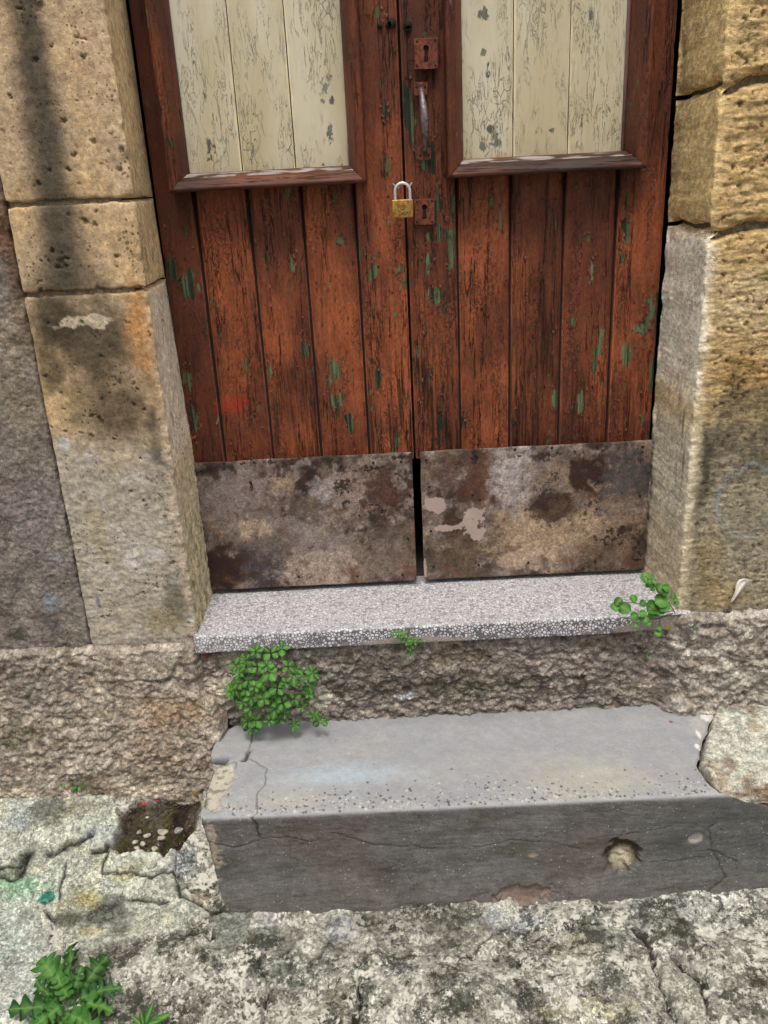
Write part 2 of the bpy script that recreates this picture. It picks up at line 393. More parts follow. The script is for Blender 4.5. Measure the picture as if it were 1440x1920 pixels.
M_BLACK = plain_mat('void_dark', (24, 20, 18), 0.9, 0, 0.2)
M_ENGR = plain_mat('engraved_mark', (92, 62, 26), 0.7, 0.4, 0.1)
M_OLDW = plain_mat('old_bare_wood', (58, 38, 28), 0.9, 0, 0.3, 60, 0.001)
M_SOIL = plain_mat('mossy_soil', (88, 74, 56), 0.95, 0, 0.5, 90, 0.004, (84, 84, 50))
M_CHIP = plain_mat('pale_stone_chip', (184, 178, 164), 0.85, 0, 0.2, 120, 0.001, (140, 134, 120))
M_CHIPG = plain_mat('grey_stone_chip', (120, 118, 112), 0.85, 0, 0.2, 120, 0.001, (150, 148, 140))
M_PETAL = plain_mat('red_petal', (190, 30, 44), 0.6, 0, 0.15)
M_DRY = plain_mat('dry_yellow_leaf', (150, 130, 52), 0.6, 0, 0.2, 80, 0.0005, (120, 96, 40))
M_PAPER = plain_mat('white_tissue_scrap', (214, 208, 198), 0.8, 0, 0.08, 80, 0.0006)
M_JOINT = plain_mat('sandy_joint_mortar', (122, 108, 84), 0.95, 0, 0.35, 140, 0.004, (92, 82, 66))
M_GAP = plain_mat('dark_groove_wood', (36, 26, 22), 0.95, 0, 0.3, 60, 0.001)
M_HALL = plain_mat('hall_plaster', (90, 82, 74), 0.9, 0, 0.2)

def leaf_mat(name, a, b, vein=0.4):
    N = NT(name); oi = N.n('ShaderNodeObjectInfo')
    c = N.mix(oi.outputs['Random'], tuple(lin(a)), tuple(lin(b)))
    c = N.scale(c, N.rng(N.noise(260, 4, 0.6), 0.3, 0.7, 0.8, 1.2))
    c = N.mix(N.math('MULTIPLY', N.attr('vein'), vein), c, tuple(lin((150, 190, 96))))
    N.bump(N.noise(300, 3, 0.6), 0.0004)
    m = N.done(c, 0.5, 0, 0.4)
    tr = N.n('ShaderNodeBsdfTranslucent'); N.put(tr.inputs[0], N.scale(c, 1.1)); ms = N.n('ShaderNodeMixShader'); ms.inputs[0].default_value = 0.28
    out = N.t.nodes['Material Output']
    N.t.links.new(N.b.outputs[0], ms.inputs[1]); N.t.links.new(tr.outputs[0], ms.inputs[2]); N.t.links.new(ms.outputs[0], out.inputs[0])
    return m
M_LEAF = leaf_mat('clover_green', (22, 76, 20), (70, 134, 40))
M_LEAF2 = leaf_mat('creeper_green', (36, 100, 30), (70, 136, 42))
M_WEED = leaf_mat('weed_green', (34, 84, 30), (74, 128, 50), 0.5)
M_STEM = plain_mat('green_stem', (96, 92, 50), 0.6, 0, 0.2, 90, 0.0003, (84, 62, 44))

def glass_mat():
    m = bpy.data.materials.new('window_glass'); m.use_nodes = True; t = m.node_tree
    for n in list(t.nodes): t.nodes.remove(n)
    o = t.nodes.new('ShaderNodeOutputMaterial'); mx = t.nodes.new('ShaderNodeMixShader'); tr = t.nodes.new('ShaderNodeBsdfTransparent')
    gl = t.nodes.new('ShaderNodeBsdfGlossy'); lw = t.nodes.new('ShaderNodeLayerWeight'); lw.inputs[0].default_value = 0.5; pw = t.nodes.new('ShaderNodeMath'); pw.operation = 'POWER'; pw.inputs[1].default_value = 5.0; t.links.new(lw.outputs['Facing'], pw.inputs[0])
    fr = t.nodes.new('ShaderNodeMath'); fr.operation = 'MULTIPLY_ADD'; fr.inputs[1].default_value = 0.85; fr.inputs[2].default_value = 0.06; t.links.new(pw.outputs[0], fr.inputs[0])
    gl.inputs['Roughness'].default_value = 0.03; tr.inputs[0].default_value = (0.96, 0.96, 0.96, 1)
    t.links.new(fr.outputs[0], mx.inputs[0]); t.links.new(tr.outputs[0], mx.inputs[1]); t.links.new(gl.outputs[0], mx.inputs[2]); t.links.new(mx.outputs[0], o.inputs[0])
    return m
M_GLASS = glass_mat()

# ================================================================ SETTING
ST = 0.0024
VT, VB = 1.32, -0.16          # vertical range in view on the wall
DL, DR, DC = -0.458, 0.621, 0.063
WY = -0.20
# -- ground ------------------------------------------------------------------
def build_ground():
    gx = axis(-60, 60, 0.0023, -.92, .82, 1.4); gy = axis(-60, 6, 0.0027, -0.84, -0.18, 1.4)
    X, Y = np.meshgrid(gx, gy, indexing='ij'); Z = ground0(X, Y); P = np.stack([X, Y, Z], -1)
    G = ('G',)
    wx = X+0.010*fbm(X*22, Y*22, 4, 3); wy = Y+0.010*fbm(X*22, Y*22, 4, 9)
    n1 = fbm(X*6, Y*6, 6, 11); n2 = fbm(X*30, Y*30, 5, 21, 0.6); n3 = fbm(X*90, Y*90, 4, 31, 0.65); rg = ridge(X*14, Y*14, 4, 41)
    g = lambda L: [tuple(atG(*p)[:2]) for p in L]
    # zones: smooth cement skin at left; rough lichen rock below
    skin = g([(-60, 1480), (120, 1488), (215, 1500), (235, 1560), (200, 1605), (330, 1600), (322, 1650), (400, 1700), (388, 1722), (345, 1728), (340, 1752),
              (270, 1762), (215, 1775), (130, 1790), (90, 1730), (60, 1712), (-60, 1722)])
    sk = sdf(wx, wy, skin); skm = ss(0.0025, -0.0025, sk)
    lefts = g([(-80, 1700), (60, 1712), (92, 1740), (98, 1800), (60, 1935), (-80, 1935)]); lf = sdf(wx, wy, lefts); lfm = ss(0.01, -0.01, lf)
    chunk = g([(392, 1722), (480, 1716), (470, 1748), (440, 1790), (418, 1796), (398, 1762)]); ck = sdf(wx, wy, chunk); ckm = ss(0.002, -0.002, ck)
    patch2 = g([(470, 1712), (740, 1690), (960, 1685), (930, 1760), (850, 1800), (700, 1790), (560, 1800), (470, 1760)]); p2 = sdf(wx, wy, patch2); p2m = ss(0.012, -0.008, p2)
    boulder = g([(672, 1880), (700, 1820), (750, 1780), (830, 1790), (905, 1800), (1000, 1760), (1180, 1740), (1225, 1800), (1245, 1850), (1290, 1960), (660, 1980)])
    bd = sdf(wx, wy, boulder)
    wedge = g([(1235, 1810), (1268, 1790), (1320, 1850), (1340, 1960), (1290, 1960), (1250, 1860)]); wd = sdf(wx, wy, wedge); wdm = ss(0.004, -0.004, wd)
    pit = g([(222, 1520), (262, 1500), (330, 1482), (378, 1474), (376, 1540), (340, 1578), (310, 1612), (296, 1600), (238, 1602), (205, 1590), (225, 1560)])
    pt = sdf(wx, wy, pit); ptm = ss(0.006, -0.008, pt)
    rough = np.clip(1-skm-lfm*0.5-ckm-0.4*wdm, 0, 1)
    h = (0.005+.018*rough)*n1+0.0016*n2*(0.3+rough)+0.0012*n3*(0.15+rough)+rough*(0.0060*rg+0.0030*n2)
    h += 0.013*skm+0.011*ckm+0.005*p2m+0.002*wdm
    h += 0.030*ss(0.0, -0.10, bd)*ss(0.02, -0.01, bd)
    h -= 0.017*ptm
    cracks = [([(178, 1602), (198, 1600), (203, 1590)], 6, 6), ([(203, 1590), (195, 1650), (250, 1640), (290, 1648), (330, 1640)], 1.6, 2),
              ([(0, 1640), (30, 1632), (55, 1612)], 2, 3), ([(60, 1605), (52, 1618), (40, 1640)], 7, 5), ([(90, 1612), (140, 1590), (170, 1572)], 5, 5),
              ([(0, 1655), (45, 1650), (60, 1600)], 2, 2), ([(92, 1712), (98, 1745), (96, 1770)], 3, 4), ([(240, 1690), (300, 1705), (320, 1700)], 1.5, 2),
              ([(125, 1625), (122, 1660), (112, 1690)], 1.5, 2), ([(330, 1655), (335, 1680), (400, 1712), (470, 1716)], 4, 6), ([(345, 1755), (390, 1750), (400, 1762)], 6, 7),
              ([(1180, 1742), (1205, 1755), (1232, 1800), (1242, 1850), (1262, 1890), (1292, 1935)], 5, 12), ([(1270, 1788), (1288, 1812), (1318, 1838)], 10, 14),
              ([(1318, 1838), (1322, 1880), (1340, 1930)], 3, 6), ([(666, 1930), (670, 1880), (676, 1850)], 5, 12), ([(880, 1795), (905, 1770), (925, 1745), (955, 1728)], 2, 5),
              ([(1240, 1690), (1245, 1700)], 8, 8), ([(655, 1790), (800, 1795), (880, 1795)], 1.5, 2), ([(480, 1790), (500, 1840), (495, 1920)], 2, 5), ([(1000, 1760), (1080, 1740), (1180, 1742)], 1.5, 2)]
    dark = np.zeros(X.shape)
    for L, wpx, dp in cracks:
        d = polydist(wx, wy, g(L)); wm = max(wpx*0.0014, .0033)
        k = np.exp(-(d/wm)**2); h -= dp*0.0020*k; dark = np.maximum(dark, k)
    pl = []
    rnd = random.Random(5)
    for i in range(420): pl.append((rnd.uniform(-.9, .95), rnd.uniform(-.85, -.5), rnd.uniform(.002, .006), rnd.uniform(.7, 1.4)))
    for (a, b, r) in [(450, 1890, .009), (1012, 1858, .010), (1178, 1700, .007), (1380, 1848, .010), (470, 1840, .008), (1325, 1850, .012), (935, 1640, .006)]:
        q = atG(a, b); pl.append((q[0], q[1], r, 1))
    ph = pits(wx, wy, pl, 0.006); h += ph*(rough*0.8+0.2)
    Z = Z+h
    base = np.ones(X.shape+(3,))*lin((148, 144, 132))
    base = mixc(base, (178, 176, 158), ss(-0.2, 0.6, n1+0.5*n2)*0.8)
    base = mixc(base, (120, 112, 98), ss(0.1, 0.9, fbm(X*10, Y*10, 6, 77))*0.7)
    base = mixc(base, (192, 194, 178), skm*0.85); base = mixc(base, (190, 188, 160), skm*ss(0, .8, fbm(X*12, Y*12, 5, 82)))
    base = mixc(base, (196, 204, 192), lfm*0.75)
    base = mixc(base, (150, 154, 142), ckm*0.8); base = mixc(base, (152, 150, 136), p2m*0.5); base = mixc(base, (178, 178, 160), wdm*0.85)
    W = fbm(X*26, Y*26, 6, 51, 0.6)
    L1 = fbm(X*8, Y*10, 8, 61, .64); base = mixc(base, (216, 214, 200), ss(.04, .2, L1)*rough*.8); base = mixc(base, (70, 72, 60), ss(.14, .3, -L1)*rough*.8)
    def bl(px, py, rx, ry, c, a, soft=0.6, amt=0.6):
        nonlocal base
        base = mixc(base, c, blob(P, px, py, G, rx, ry, soft, W, amt)*a)
    bl(190, 1725, 62, 20, (66, 70, 56), 0.8); bl(120, 1735, 40, 12, (84, 86, 66), 0.7); bl(215, 1700, 24, 16, (70, 72, 66), 0.7); bl(160, 1695, 30, 16, (168, 158, 96), 0.7); bl(235, 1650, 28, 14, (184, 178, 126), 0.6)
    bl(170, 1755, 30, 8, (176, 158, 100), 0.5); bl(225, 1745, 24, 12, (96, 96, 86), .6)
    bl(90, 1530, 50, 22, (96, 98, 86), 0.8); bl(155, 1520, 30, 18, (120, 116, 92), 0.5); bl(30, 1540, 30, 22, (168, 178, 178), .6); bl(190, 1570, 40, 16, (172, 178, 176), .7)
    bl(30, 1650, 40, 22, (88, 94, 72), 0.6, amt=1.0); bl(50, 1615, 22, 10, (56, 60, 40), 0.7)
    bl(40, 1672, 55, 22, (150, 196, 158), 0.6); bl(88, 1692, 16, 11, (46, 128, 104), 0.9, 0.2, 0.35)
    bl(345, 1620, 26, 30, (156, 162, 162), .8); bl(375, 1690, 22, 14, (186, 168, 144), .7)
    bl(30, 1850, 70, 70, (214, 218, 208), .7, amt=1); bl(10, 1770, 40, 30, (186, 200, 188), .7)
    bl(560, 1815, 90, 34, (78, 86, 70), .75, amt=1); bl(680, 1840, 26, 50, (70, 82, 60), .8, .6, .5); bl(800, 1730, 70, 30, (86, 84, 72), .7, amt=1)
    bl(640, 1742, 36, 22, (142, 146, 152), .8, .2, .5); bl(500, 1735, 26, 14, (154, 156, 162), .6)
    bl(1120, 1760, 50, 50, (78, 84, 76), .65, amt=1); bl(1200, 1720, 60, 30, (70, 72, 66), .75, amt=1); bl(1150, 1830, 60, 40, (96, 98, 88), .6, amt=1)
    bl(770, 1830, 60, 30, (206, 206, 196), .7, amt=1); bl(1330, 1700, 90, 40, (208, 210, 200), .6, amt=1.2); bl(960, 1720, 60, 20, (180, 186, 190), .6, amt=1); bl(1080, 1790, 50, 34, (196, 190, 160), .6, amt=1)
    bl(1100, 1905, 90, 20, (214, 206, 170), .6, amt=1); bl(900, 1860, 70, 40, (150, 150, 140), .6, amt=1); bl(580, 1890, 60, 30, (190, 184, 160), .6, amt=1); bl(1400, 1800, 60, 50, (112, 104, 86), .6, amt=1)
    base = mixc(base, (66, 56, 42), ptm*0.85); base = mixc(base, (84, 84, 48), ptm*ss(0.1, .5, fbm(X*40, Y*40, 4, 90))*0.8)
    base = mixc(base, (26, 24, 18), np.clip(dark*0.9, 0, 1))
    base = mixc(base, (44, 40, 32), np.clip(-ph/0.006, 0, 1)*0.6*rough)
    base = np.clip(lin((128, 126, 116))+(base-lin((128, 126, 116)))*1.25, .01, .85)*0.88
    far = ss(1.2, 3.0, np.hypot(X, Y+.5)); base = mixc(base, (120, 114, 102), far*0.9)
    o = sheet('ground', np.stack([X, Y, Z], -1), M_GRND, None, base, {'lich': np.clip(rough*(1-0.45*p2m)*(1-ptm)+0.10*skm, 0, 1)*(1-far*.8)}, mott=.34+.3*rough)
    o['kind'] = 'structure'
build_ground()

# -- dark hall behind the door --------------------------------------------------
def box(name, lo, hi, mat, parent=None, bev=0.0, open_front=False, seg=2):
    import bmesh
    bm = bmesh.new(); bmesh.ops.create_cube(bm, size=1.0)
    lo = np.array(lo, float); hi = np.array(hi, float)
    o0 = origin(parent) if parent else np.zeros(3)
    for v in bm.verts:
        for i in range(3): v.co[i] = (lo[i]+hi[i])/2+v.co[i]*(hi[i]-lo[i])-o0[i]
    if open_front:
        fs = [f for f in bm.faces if f.normal.y < -0.5]; bmesh.ops.delete(bm, geom=fs, context='FACES')
    if bev > 0: bmesh.ops.bevel(bm, geom=list(bm.edges), offset=bev, segments=seg, affect='EDGES', profile=0.6)
    me = bpy.data.meshes.new(name); bm.to_mesh(me); bm.free()
    for p in me.polygons: p.use_smooth = bev > 0 and seg > 2
    return link(name, me, mat, parent)
hall = box('hallway', (-0.62, 0.09, -0.05), (0.78, 1.6, 2.3), M_HALL, None, 0, True); hall['kind'] = 'structure'

# -- jambs ------------------------------------------------------------------------
def jamb_block(name, path, z0, z1, parent, mat, colfn, hfn, seed, joint=0.006, corner_s=None, zfine=None, zwave=None):
    s, p, nrm = path2d(path, ST, 0.007)
    z = axis(z0, z1, ST, VB if zfine is None else zfine[0], VT if zfine is None else zfine[1], 1.5)
    S, Z = np.meshgrid(s, z, indexing='ij')
    if zwave is not None:
        lo, hi = zwave(S); kz = (Z-z0)/(z1-z0); Zw = Z+lo*(1-kz)+hi*kz
    else: Zw = Z
    X = p[:, 0][:, None]+0*Z; Y = p[:, 1][:, None]+0*Z
    X = X-.018*ss(.1, 1.0, Z)*np.clip(1-S/.22, 0, 1)
    NX = nrm[:, 0][:, None]+0*Z; NY = nrm[:, 1][:, None]+0*Z
    P = np.stack([X, Y, Zw], -1)
    h, info = hfn(S, Zw, X, Y)
    e = np.minimum(Z-z0, z1-Z)+0.0028*fbm(S*40, Z*40, 4, seed)
    h = h-0.012*(1-ss(0.0, joint, e))**1.3-0.0012*(1-ss(0, 0.015, e))
    ends = np.minimum(s-s[0], s[-1]-s)[:, None]+0*Z; h = h*ss(0, 0.01, ends)
    PP = P+np.stack([NX*h, NY*h, 0*h], -1)
    col = colfn(P, S, Zw, X, Y, info)
    return sheet(name, PP, mat, parent, col, None, flip=False)

def find_flip(): pass
XL_OUT = -0.703
J1 = float(atY(150, 378, WY)[2]); J2 = float(atY(165, 548, WY)[2])
lj = thing('door_jamb', (-0.58, -0.19, -0.06), 'sooty tan limestone jamb of three stacked blocks on the left side of the brown door', 'door jamb')
rl = random.Random(3)
LP = [(rl.uniform(0, .5), rl.uniform(-.1, 1.35), rl.choice([.0018, .002, .0025, .003, .004]), rl.uniform(.6, 1.5)) for _ in range(330)]
for (a, b, r) in [(72, 10, .010), (68, 112, .006), (100, 470, .005), (115, 490, .007), (122, 500, .006), (108, 500, .005), (125, 485, .005), (145, 68, .005), (160, 73, .005), (120, 228, .007), (175, 265, .006),
                  (138, 290, .006), (70, 345, .006), (155, 105, .006), (225, 320, .007), (160, 415, .007), (178, 420, .006), (218, 480, .005), (185, 785, .006), (190, 792, .006), (172, 780, .005), (250, 720, .004), (325, 1055, .005), (270, 940, .004)]:
    q = atY(a, b, WY); LP.append((0.22+(DL-q[0]), q[2], r, 1.0))
def lh(S, Z, X, Y):
    wS = S+0.003*fbm(S*60, Z*60, 3, 5)+.003*fbm(S*170, Z*170, 2, 7); wZ = Z+0.003*fbm(S*60, Z*60, 3, 6)+.003*fbm(S*170, Z*170, 2, 8)
    ph = pits(wS, wZ, LP, 0.0055)
    face = ss(0.2, 0.24, S); low = ss(0.62, 0.2, Z)
    h = 0.0022*fbm(S*7, Z*7, 4, 101)+0.0008*fbm(S*45, Z*45, 5, 111, .6)+0.0006*low*fbm(S*90, Z*110, 4, 121)*2+ph
    h += 0.0014*fbm(S*30, Z*55, 4, 131)*low
    # chipped arris
    a = np.exp(-((S-0.221)/0.010)**2); h -= a*0.006*np.clip(fbm(Z*26, S*9, 4, 141)+0.1, 0, 1)
    return h, ph
def lc(P, S, Z, X, Y, ph):
    c = np.ones(S.shape+(3,))*lin((200, 174, 140)); Yp = ('Y', WY)
    W = fbm(X*14, Z*14, 6, 201, .6); W2 = fbm(S*30, Z*30, 5, 211, .6); V = fbm(S*5, Z*3, 5, 221)
    c = mixc(c, (210, 176, 126), ss(-.2, .7, V)*.7); c = mixc(c, (176, 150, 122), ss(0, .9, W)*.5)
    face = ss(0.205, 0.24, S)
    def bl(px, py, rx, ry, cc, a, soft=.7, amt=.45):
        nonlocal c
        c = mixc(c, cc, blob(P, px, py, Yp, rx, ry, soft, W, amt)*a*face)
    low = ss(0.52, 0.34, Z+0.05*W); c = mixc(c, (172, 163, 147), low*.9); c = mixc(c, (190, 182, 172), low*ss(-.1, .6, fbm(X*18, Z*16, 6, 231, .65))*.8)
    # soot stripe running down the face
    xs = np.interp(Z, [float(atY(100, 540, WY)[2]), float(atY(90, 380, WY)[2]), 1.3], [float(atY(115, 470, WY)[0]), float(atY(88, 300, WY)[0]), float(atY(46, 0, WY)[0])])
    wd = np.interp(Z, [0.7, 0.9, 1.3], [0.066, 0.046, 0.030])
    st = np.exp(-(np.abs((X-xs+0.012*W)/wd))**3)*ss(J2-0.02, J2+0.02, Z); c = mixc(c, (62, 58, 50), st*.9*face)
    bl(165, 640, 105, 100, (84, 74, 56), .92); bl(110, 600, 55, 60, (70, 62, 46), .85); bl(215, 760, 90, 70, (98, 82, 62), .9); bl(95, 700, 26, 40, (70, 62, 46), .6)
    bl(265, 620, 30, 85, (196, 140, 84), .75); bl(290, 820, 16, 60, (66, 54, 42), .65, .7, .7); bl(155, 600, 46, 14, (206, 190, 164), .9, .15, 1.3); bl(120, 830, 10, 14, (190, 192, 188), .9, .2, .4)
    bl(150, 760, 34, 60, (150, 132, 96), .5); bl(330, 1120, 26, 50, (84, 78, 54), .7, .7, .6); bl(230, 1000, 60, 60, (186, 176, 166), .55, amt=1); bl(250, 1050, 40, 20, (206, 200, 196), .6, .4, 1.2); bl(185, 1000, 20, 60, (168, 156, 120), .6)
    bl(300, 1160, 60, 20, (138, 124, 84), .6); bl(185, 1130, 5, 14, (96, 112, 128), .7)
    # reveal: pale, brightened further for weak side light, limewashed below, algae near the foot
    rv = 1-ss(0.20, 0.225, S)
    c = mixc(c, (234, 206, 160), rv*.85); c = mixc(c, (246, 232, 210), rv*ss(J2+.02, J2-.04, Z)*ss(.30, .42, Z+.05*W)*.95); c = mixc(c, (214, 202, 170), rv*ss(.40, .30, Z)*.8)
    c = mixc(c, (120, 124, 58), rv*ss(.30, .12, Z)*ss(-.1, .5, W2)*.75); c = mixc(c, (70, 62, 48), rv*ss(.3, .8, fbm(S*60, Z*12, 5, 241))*.5)
    ar = np.exp(-((S-0.232)/0.007)**2)*ss(J2, J2-.03, Z); c = mixc(c, (206, 176, 140), ar*.6*ss(-.3, .4, W2))
    c = mixc(c, (54, 44, 34), np.clip(-ph/0.0055, 0, 1)*.55)  # colour deepens the shade inside the pits
    return c*(.86+.13*rv)[..., None]
LPATH = [(DL, 0.02), (DL, WY), (XL_OUT, WY), (XL_OUT-0.001, WY+0.035)]
def wob(a, seed): return lambda S: (a*fbm(S*9, S*0+2.2, 3, seed), a*fbm(S*9, S*0+7.7, 3, seed+5))
jamb_block('stone_block', LPATH, J1+.0015, 2.25, lj, M_JAMB, lc, lh, 301)
jamb_block('stone_block', LPATH, J2+.0015, J1-.0015, lj, M_JAMB, lc, lh, 311)
jamb_block('stone_block', LPATH, -0.075, J2-.0015, lj, M_JAMB, lc, lh, 321)
mo = box('mortar', (XL_OUT+.006, WY+.006, -.07), (DL-.026, 0.0, 2.2), M_JOINT, lj)

# right side: coursed eroded stone
K1 = float(atY(1390, 155, WY)[2]); K2 = float(atY(1385, 425, WY)[2])
rw = thing('stone_wall', (0.85, -0.19, -0.06), 'eroded yellow sandstone wall of large courses to the right of the door', 'wall')
CX = 0.641
rr = random.Random(8)
RP = [(rr.uniform(0, .42), rr.uniform(-.1, 1.35), rr.choice([.002, .0025, .003, .004, .005]), rr.uniform(.55, 1.2)) for _ in range(1500)]
SR = 1.5   # path starts on the far right; s of the corner
XR_END = 2.2
def rh(S, Z, X, Y):
    D = (XR_END-CX)-S            # >0 on the face, 0 at the arris, <0 in the reveal
    wS = D+0.003*fbm(D*60, Z*60, 3, 15)+.003*fbm(D*170, Z*170, 2, 7); wZ = Z+0.003*fbm(D*60, Z*60, 3, 16)+.002*fbm(D*170, Z*170, 2, 8)
    face = ss(0.0, 0.035, D+0.012*fbm(Z*14, D*4, 3, 401)); up = ss(.36, .55, Z)
    ph = pits(wS, wZ, RP, 0.006)*face*(0.45+0.55*up)
    bed = ridge(D*9+0.6*fbm(D*6, Z*6, 3, 403), Z*46, 4, 405)
    h = 0.002*fbm(D*7, Z*7, 4, 402)+0.0008*fbm(D*50, Z*50, 5, 404, .6)*(.3+.7*face)
    h += face*(0.0032*bed*up+0.0032*fbm(D*22, Z*60, 5, 406, .62)*(.35+up)+0.0012*fbm(D*90, Z*120, 4, 407))+ph
    h += 0.003*face*up
    a = np.exp(-(D/0.011)**2); h -= a*0.008*np.clip(fbm(Z*18, D*9, 4, 408)+0.15, 0, 1)
    e2 = np.abs(D+0.21); h -= 0.006*np.exp(-(e2/0.02)**2)*np.clip(fbm(Z*12, D*0, 3, 409)+.2, 0, 1)
    return h, ph
def rc(P, S, Z, X, Y, ph):
    D = (XR_END-CX)-S; Yp = ('Y', WY)
    c = np.ones(S.shape+(3,))*lin((204, 174, 124))
    W = fbm(X*14, Z*14, 6, 411, .6); W2 = fbm(S*30, Z*30, 5, 412, .6)
    c = mixc(c, (218, 186, 128), ss(-.3, .5, fbm(X*6, Z*16, 5, 413))*.7); c = mixc(c, (172, 136, 84), ss(.1, .7, fbm(X*16, Z*40, 5, 414))*.6)
    face = ss(-0.005, 0.03, D+0.01*W)
    low = ss(.50, .36, Z+.05*W); c = mixc(c, (160, 151, 130), low*.9)
    sp = ss(.05, .5, fbm(X*60, Z*60, 4, 415, .7)); c = mixc(c, (92, 84, 64), low*sp*.7)
    def bl(px, py, rx, ry, cc, a, soft=.7, amt=.5, f=face):
        nonlocal c
        c = mixc(c, cc, blob(P, px, py, Yp, rx, ry, soft, W, amt)*a*f)
    bl(1400, 560, 80, 60, (208, 190, 152), .6); bl(1385, 700, 60, 34, (150, 116, 62), .6); bl(1395, 830, 90, 70, (92, 84, 64), .7, amt=1); bl(1310, 900, 16, 110, (64, 60, 46), .7, amt=1); bl(1400, 760, 60, 30, (110, 98, 70), .6, amt=1)
    ring = np.abs(blob(P, 1400, 940, Yp, 62, 70, .5, W, .2)-.5); c = mixc(c, (134, 158, 166), np.exp(-(ring/.14)**2)*.38*face*ss(1440, 1300, 1300))
    bl(1400, 1000, 70, 60, (150, 142, 122), .5); bl(1350, 1110, 60, 30, (176, 154, 112), .75); bl(1330, 1060, 30, 60, (160, 140, 98), .6); bl(1400, 60, 50, 60, (216, 188, 134), .5)
    rv = 1-face  # reveal colours below are lifted to make up for little side light
    c = mixc(c, (230, 202, 146), rv*.85); c = mixc(c, (248, 236, 216), rv*ss(K2+.01, K2-.03, Z)*ss(.40, .5, Z+.04*W)*.95); c = mixc(c, (216, 208, 188), rv*ss(.46, .36, Z)*.85)
    c = mixc(c, (56, 56, 50), rv*np.exp(-((Z-.37)/.12)**2)*ss(-.25, .35, fbm(S*40, Z*7, 5, 416)-(np.abs(D+.06)/.09))*.8)
    c = mixc(c, (186, 164, 128), rv*ss(.2, .1, Z)*.5)
    c = mixc(c, (60, 46, 30), np.clip(-ph/.006, 0, 1)*.5)  # pit colour darkened to strengthen the shade of the hollows
    return c*(.86+.16*rv)[..., None]
def rpath(): return [(XR_END, WY), (CX, WY), (DR+.004, 0.02)]
def jamb_r(z0, z1, seed):
    # spend the fine columns only where they are seen
    s, p, nrm = path2d(rpath(), ST, 0.007)
    keep = [i for i in range(len(s)) if s[i] > (XR_END-1.02) or i % 40 == 0]
    s, p, nrm = s[keep], p[keep], nrm[keep]
    z = axis(z0, z1, ST, VB, VT, 1.5); S, Z = np.meshgrid(s, z, indexing='ij')
    X = p[:, 0][:, None]+0*Z; Y = p[:, 1][:, None]+0*Z; NX = nrm[:, 0][:, None]+0*Z; NY = nrm[:, 1][:, None]+0*Z
    D = (XR_END-CX)-S
    X = X+.006*ss(0, .8, Z)*np.clip(-D/.22, 0, 1)+.004*fbm(Z*22, Z*0, 4, 431)*np.clip(-D/.22, 0, 1)
    wv = 0.010*fbm(D*7, D*0+seed, 4, 7); kz = (Z-z0)/(z1-z0)
    Zw = Z+np.where(z1 > 2, 0, 1)*0+wv*0
    if z1 < 2: Zw = Zw+kz*(0.010*fbm(D*7, D*0+z1*9, 4, 7)-0.015*np.exp(-((D-.02)/.03)**2))
    if z0 > 0: Zw = Zw+(1-kz)*(0.010*fbm(D*7, D*0+z0*9, 4, 7)-0.015*np.exp(-((D-.02)/.03)**2))
    P = np.stack([X, Y, Zw], -1); h, ph = rh(S, Zw, X, Y)
    e = np.minimum(Z-z0, z1-Z)+0.004*fbm(S*30, Z*30, 4, seed)
    h = h-0.016*(1-ss(0, .010, e))**1.2-.004*(1-ss(0, .03, e))
    ends = (s[-1]-s)[:, None]+0*Z; h = h*ss(0, .008, ends)
    return sheet('stone_block', P+np.stack([NX*h, NY*h, 0*h], -1), M_ROUGH, rw, rc(P, S, Zw, X, Y, ph))
jamb_r(K1+.004, 2.25, 501); jamb_r(K2+.004, K1-.004, 502); jamb_r(-.075, K2-.004, 503)
box('mortar', (CX+.016, WY+.012, -.07), (XR_END-.02, 0.0, 2.2), M_JOINT, rw)
# hairline middle bedding crack is left to relief; lintel above the frame
ltn = tag(box('door_lintel', (XL_OUT, WY, 2.255), (.9, .02, 2.6), M_MORT, None, .006), 'plain stone lintel spanning the doorway above both jambs', 'lintel')
a = ltn.data.color_attributes.new('Col', 'FLOAT_COLOR', 'POINT'); a.data.foreach_set('color', np.tile([.36, .28, .18, 1], len(ltn.data.vertices)).astype(np.float32))

